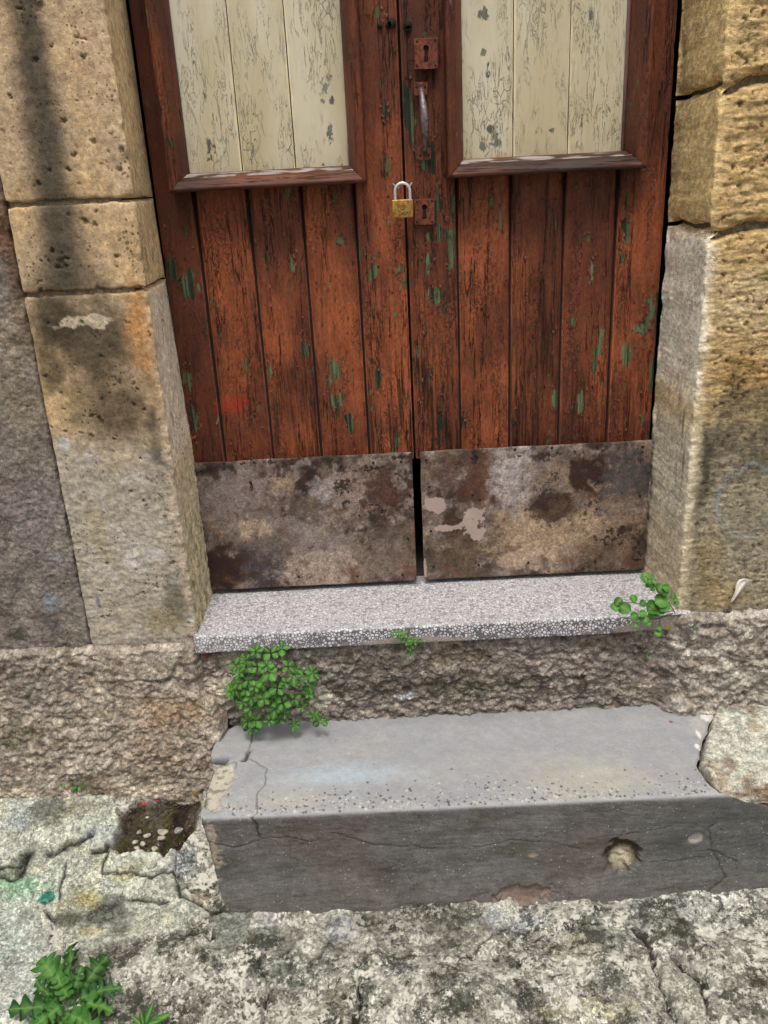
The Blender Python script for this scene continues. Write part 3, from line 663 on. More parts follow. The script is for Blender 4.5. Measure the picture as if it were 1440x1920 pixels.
# -- left plastered wall and plinth ----------------------------------------------------
lw = thing('plastered_wall', (-0.9, -0.18, -0.5), 'grey rendered house wall with a rough plinth left of the stone jamb', 'wall')
def left_plaster():
    x = axis(-2.4, XL_OUT-.003, ST, -1.03, None, 1.5); z = axis(-.12, 2.6, ST, VB, VT-.2, 1.5)
    X, Z = np.meshgrid(x, z, indexing='ij'); Yb = np.full(X.shape, WY+.008); P = np.stack([X, Yb, Z], -1)
    e = XL_OUT-X; W = fbm(X*12, Z*12, 6, 601, .6)
    h = 0.005*fbm(X*6, Z*6, 5, 602)+0.0032*fbm(X*34, Z*34, 5, 603, .65)+.0018*fbm(X*110, Z*110, 4, 604, .6)
    up = ss(.5, .75, Z); h += up*(.004*fbm(X*28, Z*28, 5, 605, .6)-.004)
    h -= 0.02*(1-ss(0, .008, e+.004*fbm(Z*30, X*30, 4, 606)))
    c = np.ones(X.shape+(3,))*lin((138, 128, 120)); c = mixc(c, (160, 150, 138), ss(-.1, .6, fbm(X*9, Z*9, 6, 607))*.7); c = mixc(c, (104, 95, 88), ss(0, .6, fbm(X*16, Z*16, 6, 608))*.7)
    def bl(px, py, rx, ry, cc, a, soft=.7, amt=.6):
        nonlocal c
        c = mixc(c, cc, blob(P, px, py, ('Y', WY), rx, ry, soft, W, amt)*a)
    bl(10, 430, 30, 90, (120, 84, 56), .8); bl(45, 580, 26, 80, (84, 62, 44), .8); bl(20, 650, 50, 90, (164, 148, 126), .6); bl(40, 780, 60, 70, (142, 128, 108), .6); bl(90, 1130, 20, 20, (128, 144, 156), .6); bl(100, 1050, 20, 14, (130, 140, 150), .4); bl(30, 1195, 24, 12, (60, 62, 48), .7); bl(150, 1090, 20, 30, (88, 82, 84), .5)
    bl(60, 960, 60, 60, (146, 132, 132), .5)
    sheet('render_coat', P+np.stack([0*h, -h, 0*h], -1), M_PLAST, lw, c*.80)
left_plaster()
PT = float(atY(190, 1214, WY-.012)[2])
def left_plinth():
    x = axis(-2.4, -.415, ST, -1.0, None, 1.5); z = axis(-.75, PT+.002, ST, -.56, None, 1.4)
    X, Z = np.meshgrid(x, z, indexing='ij'); t = (Z-PT); Yb = WY-.010-0.03*ss(0, -.35, t); P = np.stack([X, Yb, Z], -1)
    wx = X+.006*fbm(X*40, Z*40, 3, 701)
    f1, f2, _ = worley(wx*38, Z*44+.8*fbm(X*20, Z*20, 3, 702), 703)
    f3, _, _ = worley(X*80, Z*90, 708)
    lum = (1-np.clip(f1, 0, 1))**1.0
    amp = 0.55+0.45*ss(-.4, .4, fbm(X*7, Z*7, 3, 704))
    h = .012*lum*amp+.005*(1-np.clip(f3, 0, 1))+.008*fbm(X*14, Z*18, 5, 705, .6)+.0035*fbm(X*60, Z*75, 4, 706, .65)
    # upper strip right of the jamb line: a smoother ledge with an overhanging lip
    xj = X > XL_OUT+.0
    lipz = PT-.082+.012*fbm(X*14, X*0+3, 3, 707); lip = ss(-.004, .004, Z-lipz)*ss(XL_OUT, XL_OUT+.03, X)*ss(-.44, -.46, X)
    h = h*(1-.45*lip)+.010*lip
    e = PT-Z; h -= .016*(1-ss(0, .010, e+.004*fbm(X*30, Z*30, 3, 709)))
    er = -.455+.036*ss(PT-.11, PT-.20, Z)+.008*fbm(Z*20, Z*0, 4, 710)-X; h -= .04*(1-ss(-.004, .012, er))
    W = fbm(X*18, Z*18, 6, 711, .6)
    c = np.ones(X.shape+(3,))*lin((166, 154, 140)); c = mixc(c, (192, 182, 164), ss(-.1, .6, fbm(X*24, Z*24, 5, 712))*.6); c = mixc(c, (118, 98, 78), ss(.0, .6, fbm(X*30, Z*30, 5, 713))*.6)
    c = mixc(c, (74, 64, 54), np.clip(f1-.45, 0, 1)*1.5*amp)
    def bl(px, py, rx, ry, cc, a, soft=.7, amt=.7):
        nonlocal c
        c = mixc(c, cc, blob(P, px, py, ('Y', WY-.02), rx, ry, soft, W, amt)*a)
    bl(60, 1290, 70, 50, (112, 104, 96), .6); bl(30, 1370, 50, 30, (92, 88, 60), .6); bl(330, 1330, 80, 30, (160, 130, 96), .6); bl(290, 1400, 60, 40, (150, 132, 110), .5)
    bl(280, 1470, 90, 16, (206, 192, 170), .85); bl(60, 1475, 60, 12, (190, 178, 158), .8); bl(190, 1468, 30, 12, (92, 84, 56), .6); bl(200, 1330, 20, 10, (96, 90, 50), .5); bl(340, 1365, 20, 12, (110, 104, 50), .5)
    bl(180, 1450, 40, 16, (98, 88, 66), .5); bl(390, 1320, 14, 40, (190, 176, 158), .5)
    sheet('plinth', P+np.stack([0*h, -h, 0*h], -1), M_HARL, lw, c*.98)
left_plinth()

# -- rough foundation course under threshold and right wall ------------------------------
fd = thing('stone_foundation', (.3, -.2, -.5), 'rough dark foundation course under the speckled threshold, running right below the yellow wall', 'foundation')
def foundation():
    x = axis(-.475, 2.2, ST, None, .96, 1.5); z = axis(-.7, -.030, ST, -.40, None, 1.4)
    X, Z = np.meshgrid(x, z, indexing='ij'); 
    right = ss(.60, .66, X)
    top = -.030; zt = Z
    # under the slab the top sits at -0.075
    zt = np.where(True, Z, Z); drop = (1-right)*.040; kz = ss(-.30, top, Z); zt = Z-drop*kz
    Yb = WY+.010+.014*(1-right)*ss(-.10, -.28, Z)-.026*right; P = np.stack([X, Yb, zt], -1)
    wz = zt+.01*fbm(X*12, zt*12, 3, 801)
    h = .006*ridge(X*9, wz*18, 4, 802)+.011*fbm(X*24, wz*32, 5, 803, .62)+.0050*fbm(X*75, wz*85, 4, 804, .65)
    f1, _, _ = worley(X*50, wz*60, 805); h += .008*(1-np.clip(f1, 0, 1))
    h += right*(.010*ridge(X*8, wz*14, 3, 806))
    q = [atY(*p, WY-.02) for p in [(1282, 1180), (1290, 1215), (1272, 1235), (1278, 1290)]]; d = polydist(X, zt, [(a[0], a[2]) for a in q]); h -= .014*np.exp(-(d/.008)**2)
    hole = atY(855, 1219, WY-.01); dh = np.hypot(X-hole[0], zt-hole[2]); h -= .02*np.exp(-(dh/.007)**4)
    e = top-Z; h -= .014*(1-ss(0, .009, e+.004*fbm(X*30, Z*30, 3, 807)))
    # mortar bulge at the left end beside the step
    q = atY(408, 1315, WY-.01); m = np.exp(-(((X-q[0])/.035)**2+((zt-q[2])/.05)**2)); h += .016*m
    W = fbm(X*18, zt*22, 6, 811, .6)
    c = np.ones(X.shape+(3,))*lin((150, 140, 130)); c = mixc(c, (192, 182, 168), ss(.0, .6, fbm(X*16, wz*40, 5, 812))*.7); c = mixc(c, (84, 72, 62), ss(.0, .6, fbm(X*22, wz*44, 5, 813))*.7)
    c = mixc(c, (60, 50, 42), np.clip(f1-.5, 0, 1)*1.4)
    def bl(px, py, rx, ry, cc, a, soft=.7, amt=.7):
        nonlocal c
        c = mixc(c, cc, blob(P, px, py, ('Y', WY-.015), rx, ry, soft, W, amt)*a)
    bl(720, 1300, 200, 20, (88, 78, 68), .6); bl(700, 1250, 90, 20, (104, 92, 82), .5); bl(860, 1240, 60, 20, (128, 112, 88), .6); bl(410, 1300, 30, 34, (200, 188, 168), .85); bl(430, 1245, 20, 20, (176, 160, 140), .6); bl(385, 1235, 5, 10, (170, 70, 56), .8, .3, .3)
    bl(602, 1325, 22, 22, (200, 194, 176), .9, .3); bl(765, 1317, 22, 8, (220, 220, 222), .9, .2); bl(900, 1300, 80, 12, (92, 92, 62), .6); bl(1240, 1300, 80, 12, (188, 176, 152), .75); bl(1040, 1250, 90, 16, (160, 146, 136), .5); bl(990, 1290, 60, 10, (70, 68, 52), .5)
    bl(1380, 1190, 80, 40, (176, 166, 152), .65); bl(1370, 1270, 60, 26, (178, 172, 158), .6); bl(1400, 1230, 40, 16, (96, 84, 66), .6); bl(1340, 1215, 50, 10, (206, 200, 190), .6); bl(1300, 1250, 22, 16, (100, 84, 66), .6)
    bl(1150, 1215, 70, 14, (122, 104, 90), .5)
    c = mixc(c, (196, 188, 174), right*ss(-.3, .3, fbm(X*12, zt*16, 5, 815))*.75)
    sheet('stone_course', np.stack([X, Yb-h, zt], -1), M_HARL, fd, c*.92)
foundation()
bk = box('stone_core', (-.42, WY+.075, -.70), (XR_END, .09, -.078), M_OLDW, fd)

# -- threshold slab ----------------------------------------------------------------------
def threshold():
    th = thing('threshold_slab', (.09, -.1, -.072), 'speckled white and grey terrazzo threshold slab under the door', 'threshold')
    pts = [(.05, -.030), (-.216, -.030), (-.219, -.072), (-.19, -.072)]
    s, p, n = path2d(pts, .0026, .005); x = axis(DL-.004, .668, .0035)
    S, X = np.meshgrid(s, x, indexing='ij'); Yv = p[:, 0][:, None]+0*X; Z = p[:, 1][:, None]+0*X
    front = ss(.262, .272, S)
    h = .0012*fbm(X*6, S*6, 3, 901)+.0006*fbm(X*40, S*40, 4, 902)
    h -= .0035*np.exp(-((S-.268)/.006)**2)*np.clip(fbm(X*22, S*0, 4, 903), 0, 1)
    br = ss(.48, .56, X+.02*fbm(S*20, X*20, 3, 904)); h -= .006*br*front
    # wavy wear along the left back
    h += -.004*np.exp(-((X+.28)/.12)**2)*ss(.12, .0, S)
    Yv = Yv-h*front; Z = Z+h*(1-front)
    L = ss(0, 1, 1-(X+.46)/.3); 
    dirt = .9*br*front+.55*np.exp(-((X-.03)/.1)**2)*ss(.245, .262, S)*.8+.5*ss(.285, .30, S)+.35*np.exp(-(S/.03)**2)
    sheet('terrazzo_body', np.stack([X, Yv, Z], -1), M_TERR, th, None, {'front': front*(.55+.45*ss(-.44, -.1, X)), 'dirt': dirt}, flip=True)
threshold()

# -- cement step -----------------------------------------------------------------------------
def step():
    stp = thing('cement_step', (.13, -.35, -.55), 'worn grey cement step with a dark front face below the threshold', 'step')
    zt = -.293
    pts = [(-.155, zt), (-.505, zt-.004), (-.512, -.64)]
    s, p, n = path2d(pts, .0022, .019); SL = .350
    xn = np.linspace(0, 1, 620); S, T = np.meshgrid(s, xn, indexing='ij')
    # right outline of the tread, then the skirt below it
    ro = [atZ(*q, zt) for q in [(1335, 1308), (1352, 1326), (1330, 1352), (1316, 1392), (1308, 1430), (1318, 1455), (1340, 1472), (1352, 1482)]]
    rs = [-.155-q[1] for q in ro]; rx = [q[0] for q in ro]
    xr = np.interp(s, rs+[SL+.02, SL+.04, SL+.055, SL+.07], rx+[.70, .765, 1.0, 1.5])
    lo_ = [atZ(*q, zt) for q in [(445, 1358), (412, 1378), (396, 1408), (398, 1440), (382, 1490), (376, 1530)]]
    xl = np.interp(s, [-.155-q[1] for q in lo_]+[SL+.20, SL+.26], [q[0] for q in lo_]+[-.404, -.380])
    xl = xl+.004*fbm(s*30, s*0, 4, 1001); xr = xr+.004*fbm(s*26, s*0+4, 4, 1002)
    X = xl[:, None]*(1-T)+xr[:, None]*T; Yv = p[:, 0][:, None]+0*X; Z = p[:, 1][:, None]+0*X
    NY = n[:, 0][:, None]+0*X; NZ = n[:, 1][:, None]+0*X
    sg = np.where(NZ[5, 5] < 0, -1, 1); NY = NY*sg; NZ = NZ*sg
    front = ss(SL-.004, SL+.010, S)
    P = np.stack([X, Yv, Z], -1)
    pt_t = lambda L: [(-(atZ(a, b, zt)[1])-.155, atZ(a, b, zt)[0]) for a, b in L]
    pt_f = lambda L: [(SL-(atY(a, b, -.51)[2]-zt), atY(a, b, -.51)[0]) for a, b in L]
    wS = S+.004*fbm(X*40, S*40, 4, 1003); wX = X+.004*fbm(X*40, S*40, 4, 1004)
    h = .0018*fbm(X*5, S*5, 4, 1005)+.0003*fbm(X*60, S*60, 4, 1006)+front*(.0016*fbm(X*8, S*26, 5, 1007)+.0006*fbm(X*40, S*120, 4, 1008))
    h += front*.010*ss(.14, .24, S-SL)*(.6+fbm(X*7, S*5, 3, 1009))
    dark = np.zeros(X.shape)
    for L, wp, dp in [(pt_t([(478, 1362), (462, 1420), (470, 1422), (500, 1440), (496, 1470), (480, 1490), (482, 1520), (474, 1530), (476, 1550)]), 1.3, 2.5), (pt_t([(456, 1424), (468, 1408)]), 4.5, 5),
                      (pt_t([(425, 1428), (444, 1428), (440, 1440)]), 1.2, 1.5), (pt_t([(402, 1422), (420, 1422)]), 9, 12), (pt_t([(471, 1530), (476, 1560)]), 3, 3),
                      (pt_f([(380, 1578), (440, 1590), (490, 1572), (540, 1570), (580, 1578), (630, 1562), (700, 1585), (770, 1585), (820, 1592)]), 1.2, 2), (pt_f([(890, 1590), (960, 1575), (1040, 1578), (1090, 1590)]), 1, 1.5),
                      (pt_f([(1200, 1612), (1260, 1612), (1330, 1605)]), 1, 1), (pt_f([(1100, 1572), (1200, 1560), (1290, 1540)]), 1, 1), (pt_f([(1300, 1690), (1360, 1640), (1340, 1600), (1330, 1555), (1370, 1520)]), 1.6, 2.5), (pt_f([(1330, 1590), (1380, 1612), (1380, 1625)]), 1.2, 2)]:
        d = polydist(wS, wX, L); k = np.exp(-(d/(wp*.0011))**2); h -= k*dp*.0011; dark = np.maximum(dark, k*(1 if wp > 3 else .75))
    # aggregate showing near the front of the tread: small pits and pebbles
    rn = random.Random(14); ag = np.zeros(X.shape); agc = np.zeros(X.shape)
    pl = []; pw = []
    for i in range(950):
        t = SL-abs(rn.gauss(0, .035))-.004; xx = rn.uniform(-.40, .66); r = rn.choice([.0012, .0015, .0018, .0024, .0032])
        if rn.random() < .35*abs(math.sin(xx*7+1)): continue
        (pl if rn.random() < .66 else pw).append((t, xx, r, rn.uniform(.75, 1.3)))
    for i in range(130): (pl if rn.random() < .5 else pw).append((rn.uniform(.02, SL), rn.uniform(-.38, .66), rn.choice([.001, .0013, .0018]), 1))
    for i in range(160): pw.append((rn.uniform(SL, SL+.24), rn.uniform(-.38, .9), rn.choice([.001, .0013]), 1))
    a1 = -pits(S, X, pl, 1.0); a2 = -pits(S, X, pw, 1.0)
    a1 = np.clip(a1*2.4, 0, 1); a2 = np.clip(a2*2.4, 0, 1)
    h -= .0008*a1; h += .0005*a2
    # hole in the front and a small one
    W = fbm(X*30, S*30, 5, 1011, .6)
    def fb(px, py, rx, ry, soft=.3, amt=.5): return blob(P, px, py, ('Y', -.51), rx, ry, soft, W, amt)*front
    def tb(px, py, rx, ry, soft=.5, amt=.5): return blob(P, px, py, ('Z', zt), rx, ry, soft, W, amt)*(1-front)
    ho = fb(1168, 1606, 31, 30, .25, .45); h -= .020*ho+.006*ho*fbm(X*70, S*70, 3, 1012); h2 = fb(1306, 1574, 16, 9, .2, .5); h -= .006*h2
    bc = fb(985, 1677, 52, 17, .25, .5); h -= .010*bc; be = fb(392, 1600, 20, 50, .4, .9); h -= .004*be
    lc_ = tb(405, 1470, 30, 44, .3, .7); h -= .007*lc_; rt = tb(1335, 1400, 18, 80, .4, .6); h -= .003*rt
    c = np.ones(X.shape+(3,))*lin((160, 161, 163)); c = mixc(c, (172, 170, 165), ss(-.2, .6, fbm(X*4, S*9, 5, 1013))*.6); c = mixc(c, (150, 150, 156), ss(0, .7, fbm(X*5, S*12, 5, 1014))*.6)
    c = mixc(c, (184, 198, 208), tb(640, 1450, 120, 20, .9, .4)*.6); c = mixc(c, (186, 180, 158), tb(1090, 1460, 130, 36, .9, .6)*.45); c = mixc(c, (190, 180, 168), tb(560, 1500, 100, 20, .9, .6)*.4); c = mixc(c, (150, 148, 142), tb(900, 1330, 300, 14, .8, .5)*.5)
    c = mixc(c, (196, 188, 170), lc_*.9); c = mixc(c, (140, 132, 118), lc_*ss(0, .4, fbm(X*60, S*60, 5, 1030))); c = mixc(c, (190, 186, 176), rt*.5)
    fc = np.ones(X.shape+(3,))*lin((108, 106, 103)); fc = fc*(1+.16*fbm(X*7, S*12, 6, 1015))[..., None]  # front coloured darker than the tread, adding to its shade
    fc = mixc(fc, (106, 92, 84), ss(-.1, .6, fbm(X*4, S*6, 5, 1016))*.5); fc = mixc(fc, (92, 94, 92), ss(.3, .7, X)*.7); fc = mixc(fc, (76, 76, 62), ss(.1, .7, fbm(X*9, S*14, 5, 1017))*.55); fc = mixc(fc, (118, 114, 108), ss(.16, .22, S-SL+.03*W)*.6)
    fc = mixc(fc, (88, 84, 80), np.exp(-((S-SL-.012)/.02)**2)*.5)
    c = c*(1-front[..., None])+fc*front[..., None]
    c = mixc(c, (74, 58, 38), ho*.9); c = mixc(c, (206, 196, 168), fb(1168, 1616, 21, 17, .5, .35)*.9); c = mixc(c, (176, 170, 158), h2*.8); c = mixc(c, (142, 120, 108), bc*.8); c = mixc(c, (188, 172, 152), be*.7)  # hole coloured dark for its rim shadow, pale where light reaches
    c = mixc(c, (178, 160, 140), fb(1000, 1605, 7, 4)*.8)
    c = mixc(c, (64, 62, 62), a1*.8); c = mixc(c, (208, 204, 194), a2*.75); c = mixc(c, (26, 24, 22), dark*.85)
    for (px, py, rx, ry) in [(1325, 1342, 13, 8), (1340, 1320, 9, 5), (1310, 1375, 4, 7), (1308, 1398, 5, 4), (1150, 1311, 6, 2), (1268, 1328, 5, 3)]:
        m = tb(px, py, rx, ry, .15, .5); c = mixc(c, (228, 226, 222), m*.95); h += .0015*m
    c = mixc(c, (140, 60, 44), tb(1258, 1352, 4, 2.5, .3, .1)*.9)
    h -= .006*(1-ss(0, .006, (1-T)*1.1))*(1-front)
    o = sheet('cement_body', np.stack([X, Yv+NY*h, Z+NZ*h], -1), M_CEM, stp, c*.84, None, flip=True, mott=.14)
    # front face uses the rougher cement
    o.data.materials.append(M_CEMF)
    nf = len(o.data.polygons); rows = (np.arange(nf)//(len(xn)-1)); o.data.polygons.foreach_set('material_index', (s[rows] > SL+.004).astype(np.int32)); o.data.update()
    # left side cheek
    ys = np.linspace(-.155, -.508, 60); zs = np.linspace(-.297, -.64, 50); YY, ZZ = np.meshgrid(ys, zs, indexing='ij')
    kf = ss(-.40, -.500, YY); xx = np.interp(-.155-YY, s[s < SL], xl[s < SL])*(1-kf)+np.interp(SL+(-.297-ZZ), s, xl)*kf+.002+.003*(1-kf)*fbm(YY*30, ZZ*30, 4, 1020)
    cc = np.ones(YY.shape+(3,))*lin((150, 146, 138))*.8; cc = cc*(1+.3*fbm(YY*20, ZZ*20, 4, 1021))[..., None]
    sheet('side_cheek', np.stack([xx, YY, ZZ], -1), M_CEMF, stp, cc)
step()

# -- boulder to the right of the step ---------------------------------------------------------------
def boulder():
    b = thing('boulder', (.95, -.35, -.55), 'pale lichen-stained bedrock boulder at the right end of the cement step', 'rock')
    pts = [(-.12, -.272), (-.30, -.280), (-.452, -.302), (-.476, -.345), (-.45, -.42), (-.44, -.6)]
    s, p, n = path2d(pts, .0026, .02); lo_ = [atZ(*q, -.285) for q in [(1348, 1300), (1362, 1322), (1340, 1352), (1326, 1392), (1318, 1432), (1330, 1458), (1352, 1478), (1378, 1500)]]
    t = axis(0, 1.4, .0026, 0, .30, 1.4); xl = np.interp(s, [-.14-q[1] for q in lo_], [q[0] for q in lo_])+.004*fbm(s*30, s*0, 4, 1101)
    S, T = np.meshgrid(s, t, indexing='ij'); X = xl[:, None]+T; Y = p[:, 0][:, None]+0*T; Z = p[:, 1][:, None]+0*T
    NY, NZ = n[:, 0][:, None]+0*T, n[:, 1][:, None]+0*T; sg = -1 if NZ[3, 3] < 0 else 1
    e = T+.004*fbm(S*30, T*30, 3, 1102)
    h = .008*fbm(X*7, S*7, 4, 1103)+.0025*fbm(X*30, S*30, 5, 1104, .6)+.001*fbm(X*90, S*90, 4, 1105)+ss(.30, .36, S)*.005*ridge(X*8, S*40, 4, 1106)
    h -= .050*(1-ss(-.004, .015, e))**2
    P = np.stack([X, Y, Z], -1); W = fbm(X*22, S*22, 5, 1107, .6)
    c = np.ones(X.shape+(3,))*lin((204, 202, 186)); c = mixc(c, (158, 140, 116), ss(0, .6, fbm(X*14, S*14, 5, 1108))*.75); c = mixc(c, (206, 212, 196), ss(.1, .6, fbm(X*12+5, S*12, 5, 1109))*.7)
    c = mixc(c, (128, 92, 58), ss(.30, .36, S)*ss(-.3, .4, fbm(X*10, S*50, 5, 1110))*.8); c = mixc(c, (140, 120, 88), blob(P, 1370, 1420, ('Z', -.28), 14, 12, .5, W, .5)*.7)
    c = mixc(c, (104, 96, 78), blob(P, 1380, 1320, ('Z', -.28), 60, 14, .7, W, 1)*.6)
    sheet('rock_body', np.stack([X, Y+NY*sg*h, Z+NZ*sg*h], -1), M_HARL, b, c*.84, None, flip=True)
boulder()

# ================================================================ DOOR LEAVES
ZK = .318          # top of kick plates
def plankgrid(x0, x1, z0, z1, Y, name, parent, mat, wear=.5, dark=0.0, peels=(), seed=0, thick=.022, bleach=None, red=None, edge=.0035, taper=None, zf=(0.25, 1.32)):
    """a board: front grid whose four edges roll back, so it has depth"""
    xa = np.concatenate([[x0, x0], axis(x0, x1, .0034), [x1, x1]]); za = np.concatenate([[z0, z0], axis(z0, z1, .0045, zf[0], zf[1], 1.6), [z1, z1]])
    X, Z = np.meshgrid(xa, za, indexing='ij'); n, m = X.shape
    D = np.zeros(X.shape)
    ex = np.minimum(X-x0, x1-X)+.0008*fbm(Z*30, X*30, 3, seed+5); ez = np.minimum(Z-z0, z1-Z)
    D += .0050*(1-ss(0, edge, ex))
    # chipped arris
    D += .004*np.exp(-(np.minimum(X-x0, x1-X)/.004)**2)*np.clip(fbm(Z*24, X*0+seed, 4, seed+7)-.15, 0, 1)*2
    D += .0009*fbm(X*20, Z*3, 3, seed)+.0004*fbm(X*140, Z*10, 3, seed+1)*wear*2
    I = np.arange(n)[:, None]+0*X; J = np.arange(m)[None, :]+0*X
    D = np.where((I == 0) | (I == n-1) | (J == 0) | (J == m-1), thick, D)
    Yv = Y+D
    W = fbm(X*40, Z*22, 4, seed+3)
    pe = np.zeros(X.shape); P = np.stack([X, np.full(X.shape, Y), Z], -1)
    for (px, py, rx, ry) in peels:
        pe = np.maximum(pe, blob(P, px, py, ('Y', Y), rx*1.15, ry*1.2, .8, W, .5)*.78)
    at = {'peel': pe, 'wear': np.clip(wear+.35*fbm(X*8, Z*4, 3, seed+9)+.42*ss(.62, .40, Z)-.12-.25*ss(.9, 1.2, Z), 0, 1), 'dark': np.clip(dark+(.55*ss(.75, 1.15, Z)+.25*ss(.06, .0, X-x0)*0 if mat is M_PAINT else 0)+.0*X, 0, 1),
          'bleach': np.zeros(X.shape) if bleach is None else bleach(X, Z), 'red': np.zeros(X.shape) if red is None else red(P, W)}
    return sheet(name, np.stack([X, Yv, Z], -1), mat, parent, None, at, flip=False)
def xat(px, py, Y=0.0): return float(atY(px, py, Y)[0])

PEELS = [(460, 676, 12, 24), (630, 700, 14, 30), (632, 745, 14, 34), (655, 790, 8, 22), (572, 655, 9, 20), (583, 700, 6, 18), (352, 530, 10, 36), (350, 720, 10, 34), (362, 780, 12, 30), (397, 575, 6, 18), (478, 770, 8, 14), (676, 465, 7, 30), (548, 495, 5, 14), (710, 710, 8, 16),
         (698, 508, 9, 16), (505, 690, 5, 24), (320, 500, 8, 24), (640, 452, 7, 8), (758, 525, 7, 24), (747, 505, 6, 12), (706, 25, 14, 12), (724, 300, 8, 24), (722, 205, 6, 18),
         (768, 215, 16, 60), (790, 300, 14, 30), (822, 400, 10, 52), (846, 380, 10, 26), (803, 496, 10, 26), (826, 550, 14, 22), (836, 580, 9, 22), (846, 475, 8, 30), (806, 446, 8, 14), (800, 620, 5, 20), (828, 755, 5, 16), (812, 300, 8, 40), (922, 378, 5, 14), (938, 410, 4, 20),
         (1080, 350, 5, 6), (1102, 445, 6, 9), (1110, 500, 5, 18), (1074, 602, 7, 14), (1125, 640, 10, 30), (1115, 685, 7, 34), (1040, 745, 6, 20), (1178, 370, 8, 28), (1172, 440, 7, 30), (1166, 480, 6, 24), (1176, 668, 11, 34), (1232, 608, 26, 16), (1222, 590, 14, 26), (1206, 612, 16, 12), (1240, 555, 10, 22), (1225, 690, 8, 34), (1205, 786, 6, 14), (1088, 760, 6, 20), (1115, 350, 8, 8), (628, 370, 6, 7)]
BRD = {}
def make_leaf(side):
    left = side < 0
    lab = ('left leaf of the peeling brown double door, carrying the staple left of the padlock' if left else 'right leaf of the peeling brown double door, with lock plates and pull handle')
    x0 = DL-.010 if left else DC+.0028; x1 = DC-.0028 if left else DR-.002
    lf = thing('door_leaf', ((x0+x1)/2, 0.01, -.02), lab, 'door')
    yy = 600
    if left: cuts = [xat(389, 600), xat(485, 600), xat(582, 600), xat(678, 600)]
    else: cuts = [xat(861, 600), xat(958, 600), xat(1055, 600), xat(1150, 600)]
    g = .0029; Yp = .008
    xs = [x0]+cuts+[x1]
    ztop = .925
    bl = None
    wears = [.35, .35, .55, .40, .62] if left else [.72, .28, .70, .55, .38]
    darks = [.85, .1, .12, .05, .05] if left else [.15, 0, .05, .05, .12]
    redf = (lambda P, W: blob(P, 435, 758, ('Y', Yp), 34, 16, .5, W, .5)) if left else None
    for i in range(5):
        full = i in (0, 4)
        z1 = 2.05 if full else ztop
        nm = 'stile' if full else 'plank'
        # planks run down behind the kick plate
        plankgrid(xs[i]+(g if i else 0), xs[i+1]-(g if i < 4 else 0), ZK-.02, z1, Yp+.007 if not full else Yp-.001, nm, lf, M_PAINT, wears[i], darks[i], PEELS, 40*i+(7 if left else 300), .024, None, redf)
    # dark tongue behind the grooves
    box('backing_board', (x0+(.004 if left else .010), .026, -.004), (x1-(.010 if left else .004), .040, ztop+.01), M_GAP, lf)
    # curled flakes of old paint still hanging on the boards
    rnd = random.Random(60+side); V = []; F = []; allp = [(a, b, c_, d_) for (a, b, c_, d_) in PEELS]
    for i in range(1100):
        if rnd.random() < .45:
            a, b, c_, d_ = rnd.choice(allp); an = rnd.uniform(0, 6.28); q = atY(a+c_*1.3*math.cos(an), b+d_*1.25*math.sin(an), Yp-.001); fx, fz = q[0], q[2]
        else:
            fx = rnd.uniform(x0+.006, x1-.006); fz = rnd.uniform(ZK+.005, ztop-.03)
            if rnd.random() > .25+.75*float(ss(-.1, .35, fbm(np.array([fx*14.]), np.array([fz*7.]), 3, 1600)[0])): continue
        if not (x0+.006 < fx < x1-.006 and ZK+.004 < fz < 1.35): continue
        if fz > .93 and ((fx > x0+.05 and fx < x1-.07) if left else (fx > x0+.07 and fx < x1-.05)): continue
        cell = sum(1 for c_ in xs[1:-1] if fx > c_); yb = Yp+.0065 if (0 < cell < 4) else Yp-.0015
        if min(abs(fx-c_) for c_ in xs) < .007: continue
        w_ = rnd.uniform(.0010, .0028); l_ = w_*rnd.uniform(1.4, 3.4); rot = rnd.gauss(0, .4); lift = rnd.uniform(.15, .55)*l_; up = 1 if rnd.random() < .7 else -1; k = len(V)
        for ii, tt in enumerate((0, .5, 1)):
            for jj, uu in enumerate((-1, 0, 1)):
                ww = w_*uu*(1-.45*tt*rnd.uniform(.4, 1)); xx = ww; zz = -up*l_*tt; yy = -.0004-lift*tt*tt-.0003*abs(uu)
                V.append((fx+xx*math.cos(rot)-zz*math.sin(rot), yb+yy, fz+xx*math.sin(rot)+zz*math.cos(rot)))
        for ii in range(2):
            for jj in range(2): a_ = k+ii*3+jj; F.append((a_, a_+1, a_+4, a_+3))
    fo = mesh_np('paint_flakes', np.array(V), np.array(F), M_PAINT, lf, None, {'dark': np.full(len(V), .55), 'wear': np.full(len(V), .3)}); fo['kind'] = 'stuff'
    # glazed panel: mouldings, glass and inner boards
    Ym = -.018
    if left: ix0, ix1 = xat(334, 160, .01), xat(646, 160, .01)
    else: ix0, ix1 = xat(866, 160, .01), xat(1176, 160, .01)
    izb = float(atY(500, 318, -.004)[2]) if left else float(atY(1010, 291, -.004)[2]); izt = 1.92
    wm = .036
    def bar(p0, p1, inward, name, blf, seed):
        p0 = np.array(p0, float); p1 = np.array(p1, float); L = np.linalg.norm(p1-p0); u = (p1-p0)/L; out = -np.array(inward, float)
        prof = [(0, .020), (0, .0), (.003, -.008), (.011, -.025), (.016, -.035), (.030, -.042), (.035, -.039), (wm, -.032), (wm, .014)]
        q = [prof[0]]
        for a, b in zip(prof[:-1], prof[1:]):
            k = max(1, int(np.hypot(b[0]-a[0], b[1]-a[1])/.0030))
            for j in range(1, k+1): q.append((a[0]+(b[0]-a[0])*j/k, a[1]+(b[1]-a[1])*j/k))
        q = np.array(q); tt = np.linspace(0, 1, max(8, int(L/.006)))
        if L > .6: tt = np.concatenate([np.linspace(0, .45, 90), np.linspace(.47, 1, 20)]) if p0[1] < p1[1] else tt
